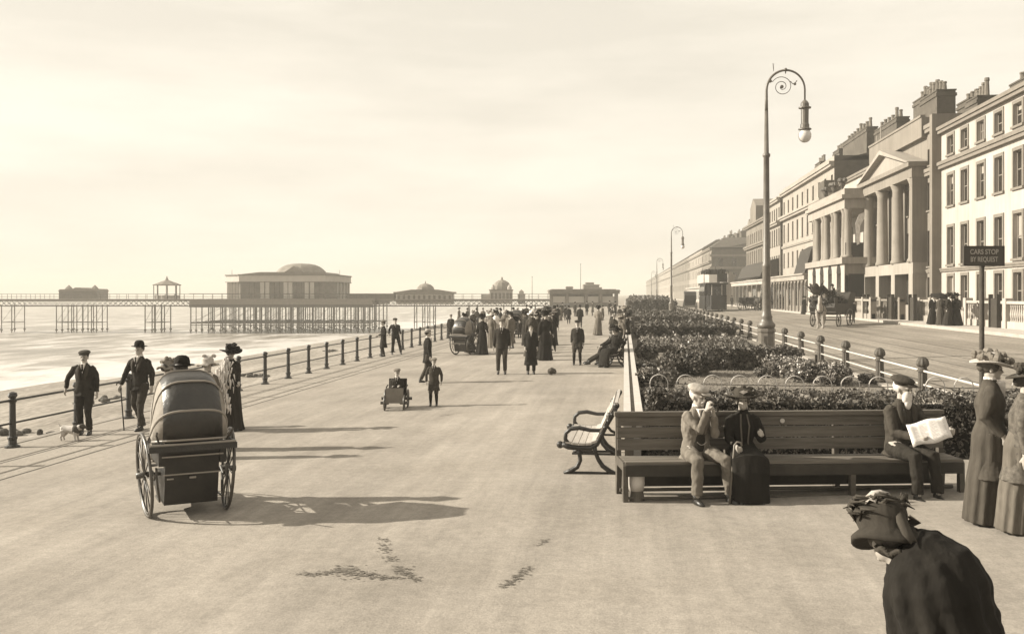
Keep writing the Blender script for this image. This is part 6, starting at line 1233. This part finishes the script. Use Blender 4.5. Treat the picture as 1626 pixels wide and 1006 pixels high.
# -------- right edge women
g_ = G(1572, 832); LC = cloth('long_coat_cloth', .055)
wR = person('woman in long grey-brown coat and flowered straw hat standing in profile at the right', pos=(g_.x, g_.y, g_.z), face=78, H=1.74, sex='f', top='coat', hem=-.45, topm=LC, legs='narrow_skirt', legm=LC, hat='wide_light', hatm=STRAW, hair=HAIRM, shirt=True, rh=(-.20, -.10, .92), lh=(.2, -.22, 1.0), hp=8, rf=(-.09, .10, .09), lf=(.09, -.12, .09))
mb = MB(); rs = random.Random(2)
for i in range(60): a = rs.uniform(0, 6.28); q = rs.uniform(.08, .19); mb.ell((q * math.cos(a), q * math.sin(a), .085 + rs.random() * .10 * (1.2 - q * 4)), (.018 + rs.random() * .022,) * 3, 6, 4)
o = mb.build('hat_flowers', MIDG, wR['root']); o.matrix_basis = wR['Mh']
g_ = G(1622, 846); person('woman in a dark patterned coat cut off by the right edge of the picture', pos=(g_.x, g_.y, g_.z), face=70, H=1.62, sex='f', top='coat', hem=-.38, topm=mat('patterned_cloth', .035, .9, v2=.12, scale=22), legs='narrow_skirt', legm=GRY, hat='wide', hatm=CHAR, shirt=False, lean=4)
# -------- foreground stooping woman
p = at(1496, 900, 4.5)
FWm = person('old woman in black cape and large ribboned hat stooping in the right foreground, back turned', pos=(p.x, p.y, gz(.04)), face=-122, H=1.49, hz=.80, sex='f', top='dress', legs='skirt', topm=BLK, hat=None, hair=HAIRM, lean=27, hp=14, hy=-38, rh=(-.12, -.22, .72), lh=(.12, -.22, .72), shirt=False, vox=.009)
tpp = FWm['tp']; s = FWm['s']; mb = MB(); up = [(.70, .07, .07, .13), (.67, .17, .15, .16), (.57, .26, .24, .17), (.44, .30, .27, .15), (.30, .31, .28, .11), (.10, .32, .29, .08), (-.10, .315, .29, .05), (-.28, .30, .29, .04)]
mb.ell_loft([tpp(a_, y_) for a_, _, _, y_ in up], [r_ * s for _, r_, _, _ in up], [r_ * s for _, _, r_, _ in up], (1, 0, 0), 64, fold=(.085, 13, .6)); cp_ = mb.build('cape', cloth('cape_cloth', .012), FWm['root'], remesh=.011); tx_ = bpy.data.textures.new('cape_folds', 'CLOUDS'); tx_.noise_scale = .22; tx_.noise_depth = 3; dm_ = cp_.modifiers.new('folds', 'DISPLACE'); dm_.texture = tx_; dm_.strength = .07; dm_.texture_coords = 'LOCAL'
mb = MB()
for i in range(70): a = 2 * PI * i / 70; c = tpp(.60, .06) + Vector((.105 * math.cos(a), .095 * math.sin(a), 0)); mb.tube([c, c + Vector((.03 * math.cos(a), .03 * math.sin(a), .035 + .012 * math.sin(9 * a)))], [.010, .014], 5)
mb.build('ruffled_collar', CHAR, FWm['root'], smooth=True)
Mh = FWm['Mh']; mb = MB(); rings = []
for rr, z in ((.03, .01), (.155, -.035), (.17, -.03), (.165, -.005), (.115, .035), (.125, .08), (.125, .14), (.09, .175), (.01, .18)):
    rings.append([Vector((rr * math.cos(a) * .95, rr * math.sin(a) * 1.1 + .01, z + (.03 * math.cos(2 * a) - .02 * math.sin(a)) * (rr / .18) ** 2)) for a in [2 * PI * k / 28 for k in range(28)]])
mb.loft(rings); o = mb.build('hat', cloth('hat_felt', .03), FWm['root'], smooth=True); o.matrix_basis = Mh @ Matrix.Translation((0, .01, .03))
def ribbon(pts_, w_, m, name='hat_ribbon'):
    mb = MB(); L = []; 
    for i, q_ in enumerate(pts_): L.append(Vector(q_))
    vs = []; n = len(L)
    for i in range(n):
        t_ = (L[min(i + 1, n - 1)] - L[max(i - 1, 0)]).normalized(); sd_ = t_.cross(Vector((0, 0, 1)) + L[i] * 4).normalized() * w_ * (.5 + .5 * math.sin(PI * (i + .5) / n)); vs += [L[i] - sd_, L[i] + Vector((0, 0, w_ * .5)) , L[i] + sd_]
    mb.add(vs, [(i * 3, i * 3 + 1, i * 3 + 4, i * 3 + 3) for i in range(n - 1)] + [(i * 3 + 1, i * 3 + 2, i * 3 + 5, i * 3 + 4) for i in range(n - 1)]); o = mb.build(name, m, FWm['root'], smooth=True); o.matrix_basis = Mh @ Matrix.Translation((0, .01, .03)); o.modifiers.new('s', 'SOLIDIFY').thickness = .004; return o
ribbon([(-.12, -.06, .12), (-.08, -.02, .175), (-.02, .03, .20), (.05, .06, .19), (.10, .10, .14)], .04, PALE); ribbon([(-.13, -.10, .05), (-.145, 0, .045), (-.13, .09, .045), (-.06, .16, .05)], .028, TWEED)
ribbon([(-.02, .14, .08), (.0, .17, .03), (.01, .20, -.03), (.0, .22, -.08)], .03, CHAR); ribbon([(.06, -.10, .13), (.10, -.02, .17), (.08, .08, .17)], .03, GRY)
for i in range(9): mb = None
mb = MB(); rs = random.Random(8)
for i in range(150): a = rs.uniform(0, 6.28); q_ = rs.uniform(.03, .12); z_ = rs.uniform(.08, .16); k_ = rs.uniform(.2, .7); mb.tube([(q_ * math.cos(a), q_ * math.sin(a), z_), (q_ * 1.25 * math.cos(a + k_), q_ * 1.25 * math.sin(a + k_), z_ + .045), (q_ * 1.45 * math.cos(a + 2 * k_), q_ * 1.45 * math.sin(a + 2 * k_), z_ + .02)], [.004, .010, .002], 5)
o = mb.build('hat_feathers', CHAR, FWm['root'], smooth=True); o.matrix_basis = Mh @ Matrix.Translation((0, .01, .02))

# open coat lapels for the near seated men
for Q, mm in ((A, TWEED), (Cm, CHAR), (m1, CHAR), (m2_, CHAR)):
    tpq = Q['tp']; sq = Q['s']
    for q in (-1, 1):
        mb = MB(); mb.loft([[tpq(t_, yo) + Vector((q * x_ * sq, 0, 0)) for x_, yo in ((x0, -y0), (x1, -y1), (x1, -y1 + .02), (x0, -y0 + .02))] for t_, x0, y0, x1, y1 in ((.52, .035, .075, .085, .06), (.44, .05, .125, .12, .115), (.34, .045, .155, .105, .145), (.22, .03, .160, .06, .152))]); mb.build('lapel', mm, Q['root'], smooth=True)

# ================================================================ AIR
hz_ = MB(); hz_.box(-1400, 1400, -60, 2700, -9, 30)
o = hz_.build('haze', None if False else bpy.data.materials.new('haze')); tag(o, kind='stuff'); hm_ = o.data.materials[0]; hm_.use_nodes = True; ht = hm_.node_tree; ht.nodes.clear()
ho = ht.nodes.new('ShaderNodeOutputMaterial'); hv = ht.nodes.new('ShaderNodeVolumePrincipled'); hv.inputs['Density'].default_value = .0010; hv.inputs['Color'].default_value = (.86, .82, .74, 1); hv.inputs['Anisotropy'].default_value = 0
ht.links.new(hv.outputs[0], ho.inputs['Volume'])
